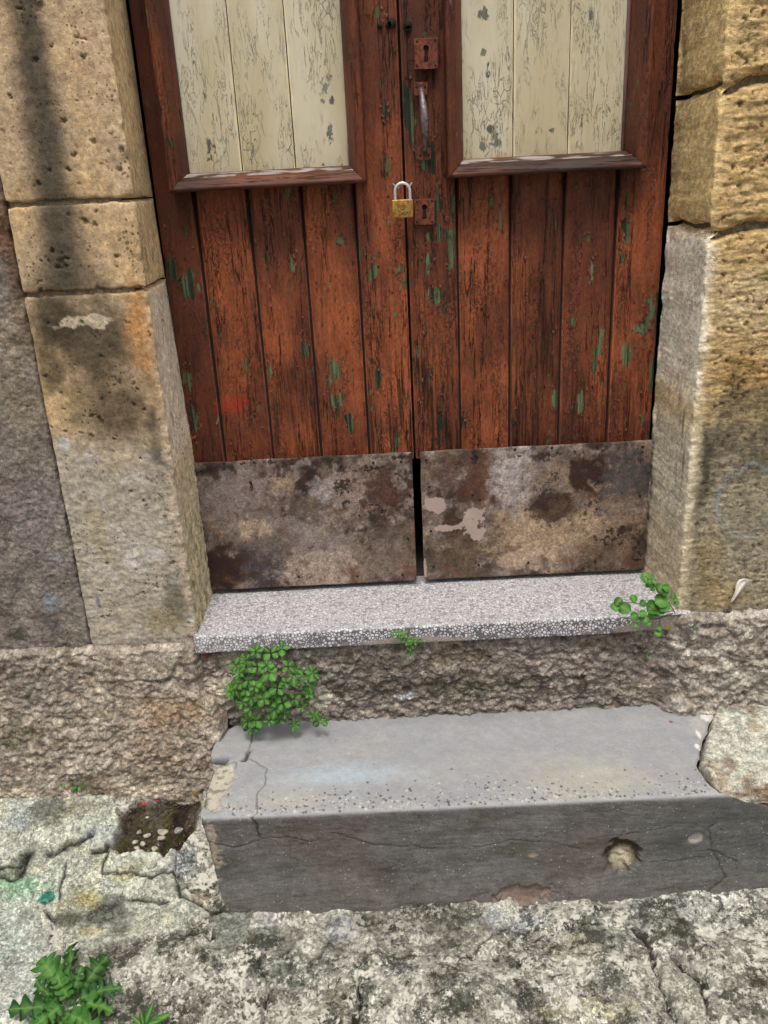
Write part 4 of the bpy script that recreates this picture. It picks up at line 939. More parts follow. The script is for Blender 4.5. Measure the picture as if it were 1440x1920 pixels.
        A, T = np.meshgrid(np.arange(len(q)), tt, indexing='ij'); W_ = q[:, 0][:, None]+0*T; Yq = q[:, 1][:, None]+0*T
        gp = .0006
        al = -W_+gp+(L+2*W_-2*gp)*T
        XX = p0[0]+u[0]*al+out[0]*W_; ZZ = p0[1]+u[1]*al+out[1]*W_
        rough = .0012*fbm(al*18, W_*60+seed, 4, seed)+.0008*fbm(al*60, W_*200, 3, seed+2)
        YY = Yq+rough*((W_ > .003)*1)
        bleach = blf(XX, ZZ, W_, al/L)
        at = {'peel': np.zeros(XX.shape), 'wear': np.full(XX.shape, .55), 'dark': np.full(XX.shape, .50), 'bleach': bleach, 'red': np.zeros(XX.shape)}
        o = sheet(name, np.stack([XX, YY, ZZ], -1), M_MOULD if abs(u[0]) > .5 else M_PAINT, lf, None, at, flip=(u[0]*out[1]-u[1]*out[0]) > 0)
        return o
    bz = lambda XX, ZZ, W_, a: np.where((W_ > .001) & (W_ < .010), .55+.35*fbm(XX*20, W_*100, 3, 5), -.1+.25*fbm(XX*30, W_*90, 3, 6))
    bn = (lambda XX, ZZ, W_, a: .20+.4*fbm(ZZ*14, W_*150, 3, 8)) if not left else (lambda XX, ZZ, W_, a: .05+.3*fbm(ZZ*14, W_*150, 3, 9))
    b0 = lambda XX, ZZ, W_, a: .05+0*XX
    bar((ix0, izb), (ix1, izb), (0, 1), 'moulding', bz, 21+side)
    bar((ix0, izt), (ix0, izb), (1, 0), 'moulding', b0 if left else bn, 31+side)
    bar((ix1, izb), (ix1, izt), (-1, 0), 'moulding', bn if left else b0, 41+side)
    bar((ix1, izt), (ix0, izt), (0, -1), 'moulding', b0, 51+side)
    box('rail', (x0+.05, .004, izt+.02), (x1-.05, .034, 2.05), M_OLDW, lf, .002)
    gp_ = box('glass_pane', (ix0-.004, .0060, izb-.004), (ix1+.004, .0085, izt+.004), M_GLASS, lf)
    if left: bc = [ix0-.006, xat(438, 160, .018), xat(542, 160, .018), ix1+.006]
    else: bc = [ix0-.006, xat(963, 160, .018), xat(1068, 160, .018), ix1+.006]
    cpe = [(610, 155, 12, 26), (622, 190, 8, 14), (605, 190, 6, 8), (620, 250, 10, 20), (395, 283, 12, 22), (475, 290, 6, 10), (362, 100, 4, 22), (384, 180, 5, 8), (605, 310, 8, 6), (475, 285, 6, 16), (920, 240, 12, 14), (932, 262, 14, 18), (905, 100, 8, 8), (905, 275, 8, 12), (905, 25, 12, 14), (1005, 248, 8, 7), (1036, 245, 6, 10), (1108, 30, 6, 14), (1120, 65, 5, 18), (1106, 90, 6, 10), (1135, 208, 10, 7), (1098, 178, 6, 5), (1140, 180, 4, 5), (1092, 235, 5, 14), (915, 130, 5, 20)]
    for i in range(3):
        plankgrid(bc[i]+.0014, bc[i+1]-.0014, izb-.02, izt+.01, .018, 'inner_board', lf, M_CREAM, .5, 0, cpe, 900+20*i+(0 if left else 100), .012, zf=(izb-.02, 1.32), edge=.0015)
    # kick plate
    if left: kx0, kx1 = xat(372, 950, -.003), xat(776, 950, -.003)
    else: kx0, kx1 = xat(791, 950, -.003), xat(1215, 950, -.003)
    xa = axis(kx0, kx1, .0028); za = axis(-.017, ZK, .0028); X, Z = np.meshgrid(xa, za, indexing='ij')
    kz = (Z-za[0])/(za[-1]-za[0])
    P = np.stack([X, np.full(X.shape, -.003), Z], -1); W = fbm(X*26, Z*26, 7, 1301+side, .68)
    ed = np.minimum(np.minimum(X-kx0, kx1-X), np.minimum(Z-za[0], ZK-Z))
    h = .0012*fbm(X*6, Z*6, 4, 1303+side)+.0005*fbm(X*30, Z*30, 4, 1304)-.0012*(1-ss(0, .003, ed))
    Xw = X+.0015*fbm(Z*12, X*0, 3, 1305)*(1-ss(0, .02, X-kx0))
    Zw = Z+.0018*fbm(X*9, Z*0, 3, 1306)*(ss(.9, 1, kz)); 
    c = np.ones(X.shape+(3,))*lin((128, 104, 88)); c = mixc(c, (140, 122, 114), ss(-.2, .5, fbm(X*10, Z*10, 6, 1307, .62))*.7); c = mixc(c, (92, 62, 44), ss(0, .5, fbm(X*11, Z*11+9, 6, 1308, .62))*.7)
    F1 = fbm(X*9, Z*9, 7, 1311+side, .62); F2 = fbm(X*17, Z*17, 6, 1313+side, .65); F3 = fbm(X*30+F2*.3, Z*30, 6, 1315, .65)
    c = mixc(c, (74, 46, 32), ss(.08, .26, F1)*.75); c = mixc(c, (168, 150, 140), ss(.12, .28, F2)*.6); c = mixc(c, (150, 116, 80), ss(.2, .4, -F1)*.6)
    dk = .34*ss(.0, .4, F3); pa = np.zeros(X.shape)
    Yk = ('Y', -.003)
    def bl_(px, py, rx, ry, cc, a, soft=.4, amt=1.3):
        nonlocal c
        gy_ = sum(cc)/3; cc = tuple(min(255, max(0, 112+((gy_+(q-gy_)*.72)-112)*1.3)) for q in cc); c = mixc(c, cc, blob(P, px, py, Yk, rx*1.1, ry*1.1, soft, W, amt)*min(1, a*1.15))
    def dk_(px, py, rx, ry, a, soft=.8):
        nonlocal dk
        dk = np.maximum(dk, blob(P, px, py, Yk, rx*1.15, ry*1.15, soft, W, .6)*min(.8, a*1.18))
    def pa_(px, py, rx, ry, a, soft=.5):
        nonlocal pa
        pa = np.maximum(pa, blob(P, px, py, Yk, rx, ry, .6, W, .9)*a)
    if left:
        bl_(430, 920, 80, 60, (140, 122, 116), .8); bl_(480, 1060, 60, 40, (96, 82, 84), .8); bl_(640, 1060, 90, 46, (170, 142, 118), .85); bl_(520, 1000, 70, 40, (130, 114, 106), .7); bl_(480, 990, 26, 20, (178, 148, 116), .8); bl_(410, 1070, 50, 40, (98, 64, 42), .75)
        bl_(720, 1040, 70, 60, (124, 100, 82), .6); bl_(670, 920, 60, 40, (160, 132, 118), .7); bl_(720, 920, 40, 40, (110, 66, 44), .75); bl_(575, 900, 26, 26, (94, 66, 50), .8); bl_(605, 925, 22, 20, (160, 150, 148), .7); bl_(400, 880, 34, 16, (88, 58, 42), .7); bl_(530, 905, 20, 14, (168, 134, 102), .7); bl_(610, 1005, 40, 30, (146, 130, 122), .6)
        dk_(640, 915, 20, 20, .62); dk_(690, 880, 30, 10, .65); dk_(690, 950, 50, 30, .45); dk_(720, 965, 16, 14, .5); dk_(470, 912, 6, 16, .62); dk_(480, 868, 110, 7, .5); dk_(745, 858, 30, 7, .62); dk_(650, 945, 10, 20, .6); dk_(385, 1010, 12, 30, .4)
    else:
        bl_(960, 900, 50, 56, (160, 148, 146), .9); bl_(1060, 900, 60, 40, (150, 124, 98), .8); bl_(1040, 1000, 130, 50, (172, 140, 98), .85); bl_(860, 1040, 60, 46, (122, 96, 66), .7); bl_(890, 890, 26, 60, (124, 74, 46), .8); bl_(1110, 890, 40, 40, (96, 60, 40), .8)
        bl_(1180, 900, 44, 50, (104, 92, 88), .8); bl_(1150, 1040, 80, 36, (120, 86, 56), .6); bl_(1040, 950, 40, 30, (96, 60, 38), .7); bl_(850, 880, 40, 30, (120, 84, 66), .6); bl_(1000, 1040, 60, 24, (184, 152, 112), .6); bl_(1170, 960, 30, 30, (150, 120, 86), .6)
        dk_(1118, 905, 14, 20, .62); dk_(1150, 1005, 46, 26, .52); dk_(1040, 895, 16, 12, .6); dk_(1060, 850, 140, 6, .5); dk_(1200, 850, 14, 30, .5); dk_(1100, 1070, 100, 10, .5); dk_(1195, 1030, 14, 40, .55); dk_(1030, 925, 30, 24, .46); dk_(1080, 960, 90, 30, .38); dk_(890, 855, 10, 16, .6)
        pa_(818, 945, 26, 16, .8); pa_(880, 975, 30, 26, .8); pa_(840, 990, 34, 8, .7); pa_(895, 1000, 18, 14, .75); pa_(797, 1065, 5, 22, .8)
        hole = blob(P, 850, 968, Yk, 20, 17, .3, W, .2); pa = np.clip(pa*1.15, 0, 1)*(1-hole); c = mixc(c, (96, 66, 46), hole*.7)
    lum = c.mean(-1, keepdims=True); c = (lum+(c-lum)*.0)*np.array([1.20, .97, .83])*.42+c*.58      # one dull rusty brown cast
    sheet('kick_plate', np.stack([Xw, -.003-h, Zw], -1), M_PLATE, lf, np.clip(lin((112, 94, 82))+(c-lin((112, 94, 82)))*1.4, .012, .6)*.60, {'dark': dk, 'pale': pa})
    # plate body gives it thickness
    box('plate_edge', (kx0+.0008, -.0015, -.0165), (kx1-.0008, .0012, ZK-.0012), M_RUST, lf)
    npx = [(640, 874), (700, 868), (752, 866), (470, 905), (378, 884), (755, 1078), (670, 1081), (560, 1082), (770, 930), (765, 1010)] if left else [(799, 863), (893, 855), (966, 843), (1035, 840), (1120, 838), (1205, 838), (805, 913), (886, 928), (900, 938), (808, 996), (813, 1063), (898, 1060), (991, 1055), (1116, 1053), (1195, 1050), (1200, 930)]
    for (a_, b_) in npx:
        q = atY(a_, b_, -.005); nail(q, lf)
    if left: box('meeting_strip', (x1-.03, .060, ZK-.02), (x1+.04, .080, 2.0), M_OLDW, lf)
    return lf
NAILM = None
def nail(q, parent, mat=None, r=.0032):
    global NAILM
    if NAILM is None:
        V = []; F = []
        for k in range(8):
            a = k*math.pi/4; V.append((r*math.cos(a), 0.001, r*math.sin(a)))
        for k in range(8):
            a = k*math.pi/4; V.append((r*.6*math.cos(a), -.0011, r*.6*math.sin(a)))
        V.append((0, -.0015, 0)); F = [(k, (k+1) % 8, 8+(k+1) % 8, 8+k) for k in range(8)]+[(8+k, 8+(k+1) % 8, 16, 16) for k in range(8)]
        me = bpy.data.meshes.new('nail'); me.from_pydata(V, [], [tuple(dict.fromkeys(f)) for f in F]); me.materials.append(M_BLACK); NAILM = me
    o = bpy.data.objects.new('nail', NAILM); COL.objects.link(o); o.parent = parent
    o.location = Vector(q)-Vector(origin(parent)); return o

def mould_mat():
    N = NT('weathered_moulding'); vs = N.vec((0.12, 1, 1), True); vg = N.vec((0.04, 1, 1), True)
    col = N.mix(N.rng(N.noise(20, 5, 0.6, vs), .35, .65), tuple(lin((52, 30, 22))), tuple(lin((104, 56, 32))))
    bl = N.attr('bleach'); f = N.rng(N.math('ADD', bl, N.math('MULTIPLY', N.math('SUBTRACT', N.noise(60, 6, .75, vs), .5), 1.2)), .46, .62)
    col = N.mix(N.math('MULTIPLY', f, .9), col, tuple(lin((156, 146, 140))))
    g = N.rng(N.noise(190, 5, .65, vg), .46, .37); col = N.mix(N.math('MULTIPLY', g, .8), col, (.02, .012, .01))
    N.bump(N.math('ADD', N.math('MULTIPLY', N.math('SUBTRACT', 1.0, g), .8), f), .0012); return N.done(col, .6, 0, .35)
M_MOULD = mould_mat()
LEAF_L = make_leaf(-1); LEAF_R = make_leaf(1)

# door furniture on the right leaf --------------------------------------------------------------------
def polyprism(name, outline, holes, y0, y1, mat, parent, bev=.0006):
    """flat plate in XZ from a world outline with keyhole shaped openings (built as a curve, then meshed)"""
    cu = bpy.data.curves.new(name, 'CURVE'); cu.dimensions = '2D'; cu.fill_mode = 'BOTH'; cu.extrude = (y1-y0)/2-bev; cu.bevel_depth = bev; cu.bevel_resolution = 1
    for L in [outline]+holes:
        sp = cu.splines.new('POLY'); sp.points.add(len(L)-1); sp.use_cyclic_u = True
        for p_, (a, b) in zip(sp.points, L): p_.co = (a, b, 0, 1)
    tmp = bpy.data.objects.new('tmp', cu); me = bpy.data.meshes.new_from_object(tmp)
    bpy.data.objects.remove(tmp); o0 = origin(parent)
    for v in me.vertices:
        x, z, t = v.co; v.co = (x-o0[0], (y0+y1)/2-t-o0[1], z-o0[2])
    me.materials.clear(); me.materials.append(mat); me.flip_normals()
    o = bpy.data.objects.new(name, me); COL.objects.link(o); o.parent = parent; return o
def circ(cx, cz, r, n=14, a0=0): return [(cx+r*math.cos(a0+2*math.pi*k/n), cz+r*math.sin(a0+2*math.pi*k/n)) for k in range(n)]
def keyhole(cx, cz, s=1.0):
    L = []
    for k in range(13):
        a = math.radians(-50+280*k/12); L.append((cx+.0062*s*math.cos(a), cz+.009*s+.0062*s*math.sin(a)))
    L += [(cx-.0035*s, cz-.002*s)]
    for k in range(7):
        a = math.radians(180+180*k/6); L.append((cx+.0052*s*math.cos(a), cz-.012*s+.0045*s*math.sin(a)))
    L += [(cx+.0035*s, cz-.002*s)]
    return L
def lock_plate(cpx, cpy, wpx, hpx, ang, y0=-.0075):
    q = atY(cpx, cpy, y0); sc = np.linalg.norm(atY(cpx+1, cpy, y0)-q); w_, h_ = wpx*sc/2, hpx*sc/2*1.02
    ca, sa = math.cos(ang), math.sin(ang); R2 = lambda L: [(q[0]+(a*ca-b*sa), q[2]+(a*sa+b*ca)) for a, b in L]
    out = [(-w_, -h_), (-w_*.1, -h_*1.02), (w_, -h_), (w_*1.01, 0), (w_, h_), (0, h_*.98), (-w_, h_*.97), (-w_*.99, 0)]
    scr = [(-w_*.78, h_*.8), (w_*.8, h_*.82), (-w_*.8, -h_*.8), (w_*.8, -h_*.82)]
    pl = polyprism('lock_plate', R2(out), [R2(keyhole(0, 0, 1.0))]+[R2(circ(a, b, .0028, 10)) for a, b in scr[1:3]], y0, y0+.003, M_RUST, LEAF_R)
    for a, b in scr:
        (x, z), = R2([(a, b)]); n_ = nail((x, y0+.0005, z), LEAF_R); n_.name = 'screw'
    box('keyhole_recess', (q[0]-.009, y0+.0045, q[2]-.02), (q[0]+.009, y0+.006, q[2]+.02), M_BLACK, LEAF_R)
    return pl
lock_plate(799, 100, 43, 50, -.02, -.012); lock_plate(796, 397, 36, 44, -.02, -.006)
box('lock_case', tuple(atY(781, 122, -.008)[[0]])+(-.008, float(atY(781, 122, -.008)[2])), tuple(atY(819, 77, -.008)[[0]])+(.004, float(atY(819, 77, -.008)[2])), M_BLACK, LEAF_R)

def tube(name, pts, rad, mat, parent, seg=10, flat=1.0, world=True):
    pts = np.array(pts, float); rad = np.broadcast_to(rad, (len(pts),)); V = []; F = []
    for i, p_ in enumerate(pts):
        t = pts[min(i+1, len(pts)-1)]-pts[max(i-1, 0)]; t = t/(np.linalg.norm(t)+1e-12)
        a = np.cross(t, (0.03, 1, 0.02)); a /= np.linalg.norm(a)+1e-12; b = np.cross(t, a)
        for k in range(seg):
            an = 2*math.pi*k/seg; V.append(p_+rad[i]*(a*math.cos(an)+b*math.sin(an)*flat))
    for i in range(len(pts)-1):
        for k in range(seg): F.append((i*seg+k, i*seg+(k+1) % seg, (i+1)*seg+(k+1) % seg, (i+1)*seg+k))
    n = len(V); V.append(pts[0]); V.append(pts[-1])
    me = bpy.data.meshes.new(name); o0 = origin(parent) if parent else np.zeros(3)
    F = [tuple(int(q) for q in f) for f in F]+[(n, (k+1) % seg, k) for k in range(seg)]+[(n+1, n-seg+k, n-seg+(k+1) % seg) for k in range(seg)]
    me.from_pydata([tuple(map(float, np.array(v)-o0)) for v in V], [], F)
    for p_ in me.polygons: p_.use_smooth = True
    return link(name, me, mat, parent)
# pull handle: bowed grip between two small foot plates
ht, hb = atY(789, 166, -.006), atY(796, 288, -.006)
def plate_small(q, w_, h_, name='handle_foot'):
    return polyprism(name, [(q[0]-w_, q[2]-h_), (q[0]+w_, q[2]-h_), (q[0]+w_, q[2]+h_*.9), (q[0]-w_, q[2]+h_)], [], q[1]-.0015, q[1]+.002, M_RUST, LEAF_R, .0008)
for q, sgn in ((ht, 1), (hb, -1)):
    f_ = plate_small(q, .013, .0115)
    for s_ in (-1, 1): nn = nail((q[0]+s_*.0085, q[1]-.0018, q[2]+sgn*.003), LEAF_R); nn.name = 'screw'
hp = []; hr = []
for k in range(23):
    t = k/22; b_ = math.sin(math.pi*t)**.7
    hp.append(ht*(1-t)+hb*t+np.array([0.0015*math.sin(math.pi*t), -.004-.034*b_, 0])); hr.append(.0045+.0042*math.sin(math.pi*t)**1.5)
hp = np.array(hp); hnd = tube('pull_handle', hp, np.array(hr), M_IRON, LEAF_R, 12, .75)
# wooden pegs / rusted holes near the top of the meeting stiles
for (a_, b_, r_, pr) in [(735, 43, .011, LEAF_L), (728, 46, .007, LEAF_L), (765, 46, .010, LEAF_R), (766, 54, .007, LEAF_R), (713, 48, .006, LEAF_L)]:
    q = atY(a_, b_, .002); o_ = tube('bolt_hole', [q+(0, .010, 0), q+(0, -.0006, 0)], [r_*.8, r_*.8], M_BLACK, pr, 12)
# wire staples holding the lock
pc = atY(755, 375, -.03)
def staple(a, b, parent):
    A = atY(*a, .0); B = atY(*b, -.028); m = (A+B)/2+np.array([0, -.004, -.003])
    tube('wire_staple', [A+(0, .01, 0), A, m, B], .0016, M_STEEL, parent, 6)
staple((737, 345), (748, 352), LEAF_L); staple((772, 343), (763, 351), LEAF_R)
# padlock
pk = thing('padlock', atY(755, 392, -.028), 'small brass padlock with steel shackle hanging at the door gap', 'padlock')
bl0, bl1 = atY(736, 409, -.034), atY(774, 373, -.034)
pb = box('lock_body', (bl0[0], -.040, bl0[2]), (bl1[0], -.022, bl1[2]), M_BRASS, pk, .0022, seg=3)
sx0, sx1 = float(atY(741, 372, -.031)[0]), float(atY(769, 372, -.031)[0]); sz0 = bl1[2]-.004; sz1 = float(atY(755, 343, -.031)[2])
rs_ = (sx1-sx0)/2; pts = [(sx0, -.031, sz0)]+[(sx0, -.031, sz0+(sz1-rs_-sz0)*k/4) for k in range(1, 4)]
for k in range(13): a_ = math.pi*(1-k/12); pts.append(((sx0+sx1)/2+rs_*math.cos(a_), -.031, sz1-rs_+rs_*math.sin(a_)))
pts += [(sx1, -.031, sz0+(sz1-rs_-sz0)*k/4) for k in (3, 2, 1, 0)]
tube('shackle', pts, .0031, M_STEEL, pk, 10)
mc = ((bl0[0]+bl1[0])/2, (bl0[2]+bl1[2])/2)
def arcmark(cx, cz, r, a0, a1, n=10, sq=.7): return [(cx+r*math.cos(a0+(a1-a0)*k/n), -.0402, cz+sq*r*math.sin(a0+(a1-a0)*k/n)) for k in range(n+1)]
mk = []
for L in [arcmark(mc[0], mc[1]+.001, .0085, .4, 2.8), arcmark(mc[0], mc[1]+.001, .0045, 0, 6.28), arcmark(mc[0]-.001, mc[1]-.002, .0095, 3.4, 5.6), [(mc[0]-.009, -.0402, mc[1]-.0115), (mc[0]+.006, -.0402, mc[1]-.0115)], [(mc[0]+.006, -.0402, mc[1]-.0105), (mc[0]+.011, -.0402, mc[1]-.006)]]:
    tube('stamped_mark', L, .00055, M_ENGR, pk, 5)

# ================================================================ PLANTS
def leaf_mesh(name, L, Wd, mat, fold=.25, curl=.15, kind='oval'):
    n = 7; V = []; ve = []; F = []
    for i in range(n):
        t = i/(n-1)
        if kind == 'oval': w_ = Wd*math.sin(math.pi*min(1, .06+t*.94)**.8)**.75
        elif kind == 'round': w_ = Wd*math.sqrt(max(0.0, 1-(2*t-1)**2))*(1.0)
        elif kind == 'ob': w_ = Wd*(math.sin(math.pi*min(1, max(0, (t-.06)/.96)**1.25))**.62 if .06 < t < 1 else 0)
        x = L*t; z = -curl*L*t*t
        w_ = max(w_, .05*Wd)
        for s_, v_ in ((-1, 0), (-.5, .1), (0, 1), (.5, .1), (1, 0)):
            bk_ = (-.10*L*abs(s_) if (kind == 'round' and i == 0) else 0)
            V.append((x+bk_, s_*w_, z+fold*abs(s_)*w_)); ve.append(v_)
    for i in range(n-1):
        for k in range(4): a_ = i*5+k; F.append((a_, a_+1, a_+6, a_+5))
    me = bpy.data.meshes.new(name); me.from_pydata(V, [], F); me.materials.append(mat)
    at = me.attributes.new('vein', 'FLOAT', 'POINT'); at.data.foreach_set('value', ve)
    for p_ in me.polygons: p_.use_smooth = True
    return me
def orient(d, up):
    x = Vector(d).normalized(); z = Vector(up); z = (z-x*z.dot(x)).normalized(); y = z.cross(x)
    m = Matrix.Identity(3); m.col[0] = x; m.col[1] = y; m.col[2] = z; return m
def put_leaf(me, pos, d, up, sc, parent, name='leaf'):
    o = bpy.data.objects.new(name, me); COL.objects.link(o); o.parent = parent
    m = orient(d, up).to_4x4(); loc = Vector(pos)-Vector(origin(parent))
    o.matrix_local = Matrix.Translation(loc) @ m @ Matrix.Scale(sc, 4); return o
VIEWN = Vector((0, -.75, .66))
def whorl(P, normal, parent, mes, n, size, rnd):
    nv = Vector(normal).normalized(); a0 = rnd.uniform(0, 6.28); t = nv.orthogonal().normalized(); b = nv.cross(t)
    for k in range(n):
        a = a0+2*math.pi*k/n+rnd.uniform(-.18, .18); d = t*math.cos(a)+b*math.sin(a)+nv*rnd.uniform(.05, .45)
        put_leaf(rnd.choice(mes), Vector(P)+d*size*.12, d, nv+d*-.2, size*rnd.uniform(.8, 1.15), parent)
LM = [leaf_mesh('leaf_mesh', 1, .42, M_LEAF, .22, .2, 'ob'), leaf_mesh('leaf_mesh', 1, .46, M_LEAF, .12, .35, 'ob'), leaf_mesh('leaf_mesh', 1, .38, M_LEAF, .3, .1, 'ob')]
def clump():
    rnd = random.Random(11); base = atY(510, 1300, -.215)
    pl = thing('clover_plant', base, 'bushy bright green small-leaved plant growing where the step meets the rough riser', 'plant')
    outline = [(470, 1222), (505, 1220), (528, 1222), (548, 1245), (572, 1262), (580, 1285), (578, 1320), (590, 1335), (566, 1362), (540, 1366), (505, 1362), (480, 1362), (455, 1340), (450, 1318), (436, 1296), (438, 1272), (452, 1250), (462, 1230)]
    pts = []
    px = lambda: (rnd.uniform(432, 592), rnd.uniform(1215, 1368))
    arr = np.array(outline, float)
    tries = 0
    fixed = [(434, 1298), (442, 1248), (600, 1350), (470, 1366), (586, 1262), (528, 1216), (480, 1222), (508, 1225), (500, 1248), (540, 1250), (505, 1262), (550, 1268), (565, 1275), (448, 1262), (440, 1292), (478, 1288), (520, 1290), (535, 1280), (495, 1310), (515, 1330), (470, 1330), (552, 1310), (505, 1352), (552, 1360), (588, 1342), (465, 1352), (455, 1318), (530, 1318), (578, 1300)]
    pts = list(fixed)
    while len(pts) < 46 and tries < 4000:
        tries += 1; q = px()
        if sdf(np.array([q[0]]), np.array([q[1]]), outline)[0] > -2: continue
        if min(math.hypot(q[0]-a, q[1]-b) for a, b in pts) < 13: continue
        pts.append(q)
    stems = []
    for i, (a, b) in enumerate(pts):
        cx, cy = (a-510)/75, (b-1292)/75; dep = max(0, 1-cx*cx-cy*cy)
        out = .012+.050*dep**.6*rnd.uniform(.55, 1.0) if i >= len(fixed) else .022+.045*dep**.6
        Yv = -.215-out
        if b > 1335: Yv -= .018
        P = atY(a, b, Yv); P[2] = max(P[2], -.285)
        nv = Vector((cx*.5+rnd.uniform(-.25, .25), -.75, .65-cy*.15+rnd.uniform(-.15, .2)))
        whorl(P, nv, pl, LM, rnd.choice([4, 4, 5]), rnd.uniform(.0130, .0190), rnd)
        root = np.array(base)+np.array([rnd.uniform(-.02, .02), .012, rnd.uniform(-.03, .03)])
        mid = (root+P)/2+np.array([0, -.008, .008]); stems.append([root, mid, P])
    n_ = 0; V = []; F = []
    for L in stems:
        for i in range(2):
            A, B = np.array(L[i]), np.array(L[i+1]); a_ = np.array([.0008, 0, 0]); b_ = np.array([0, .0005, .0006]); k = len(V)
            V += [A-a_, A+a_, A+b_, B-a_, B+a_, B+b_]; F += [(k, k+1, k+4, k+3), (k+1, k+2, k+5, k+4), (k+2, k, k+3, k+5)]
    mesh_np('stems', np.array(V), np.array(F), M_STEM, pl)
clump()
def sprig(name, label, cx, cy, Y, offs, size, n=4, seed=1, mes=LM, base=None, plane=None):
    rnd = random.Random(seed); base = atY(cx, cy, Y+.006) if plane is None else plane(cx, cy)
    pl = thing(name, base, label, 'plant'); V = []; F = []
    for (a, b, d) in offs:
        P = atY(a, b, Y-d) if plane is None else plane(a, b)+np.array([0, 0, d])
        whorl(P, (rnd.uniform(-.3, .3), -.75, .66), pl, mes, n, size*rnd.uniform(.85, 1.15), rnd)
        A, B = np.array(base), np.array(P); a_ = np.array([.0006, 0, 0]); b_ = np.array([0, .0005, .0005]); k = len(V)
        V += [A-a_, A+a_, A+b_, B-a_, B+a_, B+b_]; F += [(k, k+1, k+4, k+3), (k+1, k+2, k+5, k+4), (k+2, k, k+3, k+5)]
    mesh_np('stems', np.array(V), np.array(F), M_STEM, pl)
    return pl
sprig('clover_plant', 'little green sprig rooted under the front edge of the terrazzo threshold', 765, 1222, -.222, [(742, 1186, .012), (750, 1198, .016), (762, 1202, .02), (775, 1204, .016), (768, 1214, .014), (758, 1190, .012), (768, 1222, .008), (782, 1202, .008)], .0095, 4, 3)
sprig('clover_plant', 'pair of tiny green tufts at the foot of the rough left plinth', 136, 1478, -.240, [(120, 1468, .006), (146, 1474, .01), (152, 1470, .008), (140, 1480, .010), (118, 1474, .004)], .0095, 4, 4)
sprig('clover_plant', 'few pale seedlings on the rough course below the round-leaved creeper', 1218, 1228, -.225, [(1212, 1228, .004), (1222, 1232, .004)], .006, 3, 5)
sprig('clover_plant', 'single tiny seedling in the crevice right of the round-leaved creeper', 1302, 1174, -.225, [(1300, 1172, .006), (1306, 1178, .006)], .007, 3, 6)
# round-leaved creeper at the right end of the threshold
RM = [leaf_mesh('round_leaf_mesh', 1, .54, M_LEAF2, .10, .10, 'round'), leaf_mesh('round_leaf_mesh', 1, .50, M_LEAF2, .2, .2, 'round')]
def creeper():
    rnd = random.Random(21); root = atY(1266, 1152, -.205)
    pl = thing('creeper_plant', root, 'round-leaved green creeper growing from the crack at the right end of the threshold', 'plant')
    def pt(a, b, d): return atY(a, b, -.222-d)
    st = [[(1266, 1150, 0), (1255, 1130, .02), (1240, 1115, .035), (1225, 1095, .045), (1210, 1080, .05)], [(1262, 1145, .01), (1240, 1150, .03), (1215, 1136, .045), (1190, 1130, .05), (1160, 1130, .055)],
          [(1262, 1150, .01), (1238, 1158, .03), (1236, 1175, .025), (1234, 1195, .015)], [(1262, 1150, .01), (1235, 1160, .03), (1200, 1160, .04), (1188, 1155, .04)]]
    for L in st: tube('stem', [pt(*q) for q in L], .0011, M_STEM, pl, 5)
    lv = [(1212, 1083, 9, 14), (1160, 1128, 9, 10), (1153, 1137, 10, 10), (1170, 1140, 12, 12), (1188, 1122, 8, 8), (1206, 1131, 6, 8), (1224, 1138, 16, 12), (1240, 1126, 13, 12), (1236, 1142, 14, 12), (1246, 1136, 12, 10), (1228, 1148, 12, 8), (1238, 1102, 10, 10), (1250, 1102, 10, 10), (1247, 1110, 9, 8),
          (1189, 1155, 8, 8), (1205, 1150, 7, 7), (1210, 1161, 8, 8), (1220, 1155, 7, 7), (1234, 1188, 8, 8), (1236, 1178, 6, 6), (1218, 1090, 6, 6), (1222, 1098, 6, 6), (1214, 1098, 5, 5), (1226, 1090, 5, 5), (1224, 1105, 5, 5), (1262, 1118, 6, 8), (1268, 1130, 6, 7), (1266, 1124, 5, 6), (1198, 1163, 6, 6), (1192, 1172, 6, 6), (1216, 1170, 6, 5)]
    for (a, b, rx, ry) in lv:
        P = pt(a, b, .035+rnd.uniform(-.006, .018) if a < 1255 else .015); s_ = (rx+ry)*.00108*rnd.uniform(.85, 1.15)
        ang = rnd.uniform(0, 6.28); nv = Vector((rnd.uniform(-.3, .3), -.8, .6+rnd.uniform(-.2, .3))).normalized(); t = nv.orthogonal().normalized(); bb = nv.cross(t); d = t*math.cos(ang)+bb*math.sin(ang)
        put_leaf(rnd.choice(RM), Vector(P)-d*s_*.5, d, nv, s_, pl)
    q = pt(1252, 1172, .006); put_leaf(leaf_mesh('yellow_leaf_mesh', 1, .4, M_DRY, .2, .2), q, (.3, -.2, -.9), (0, -.8, .5), .014, pl, 'withered_leaf')
creeper()
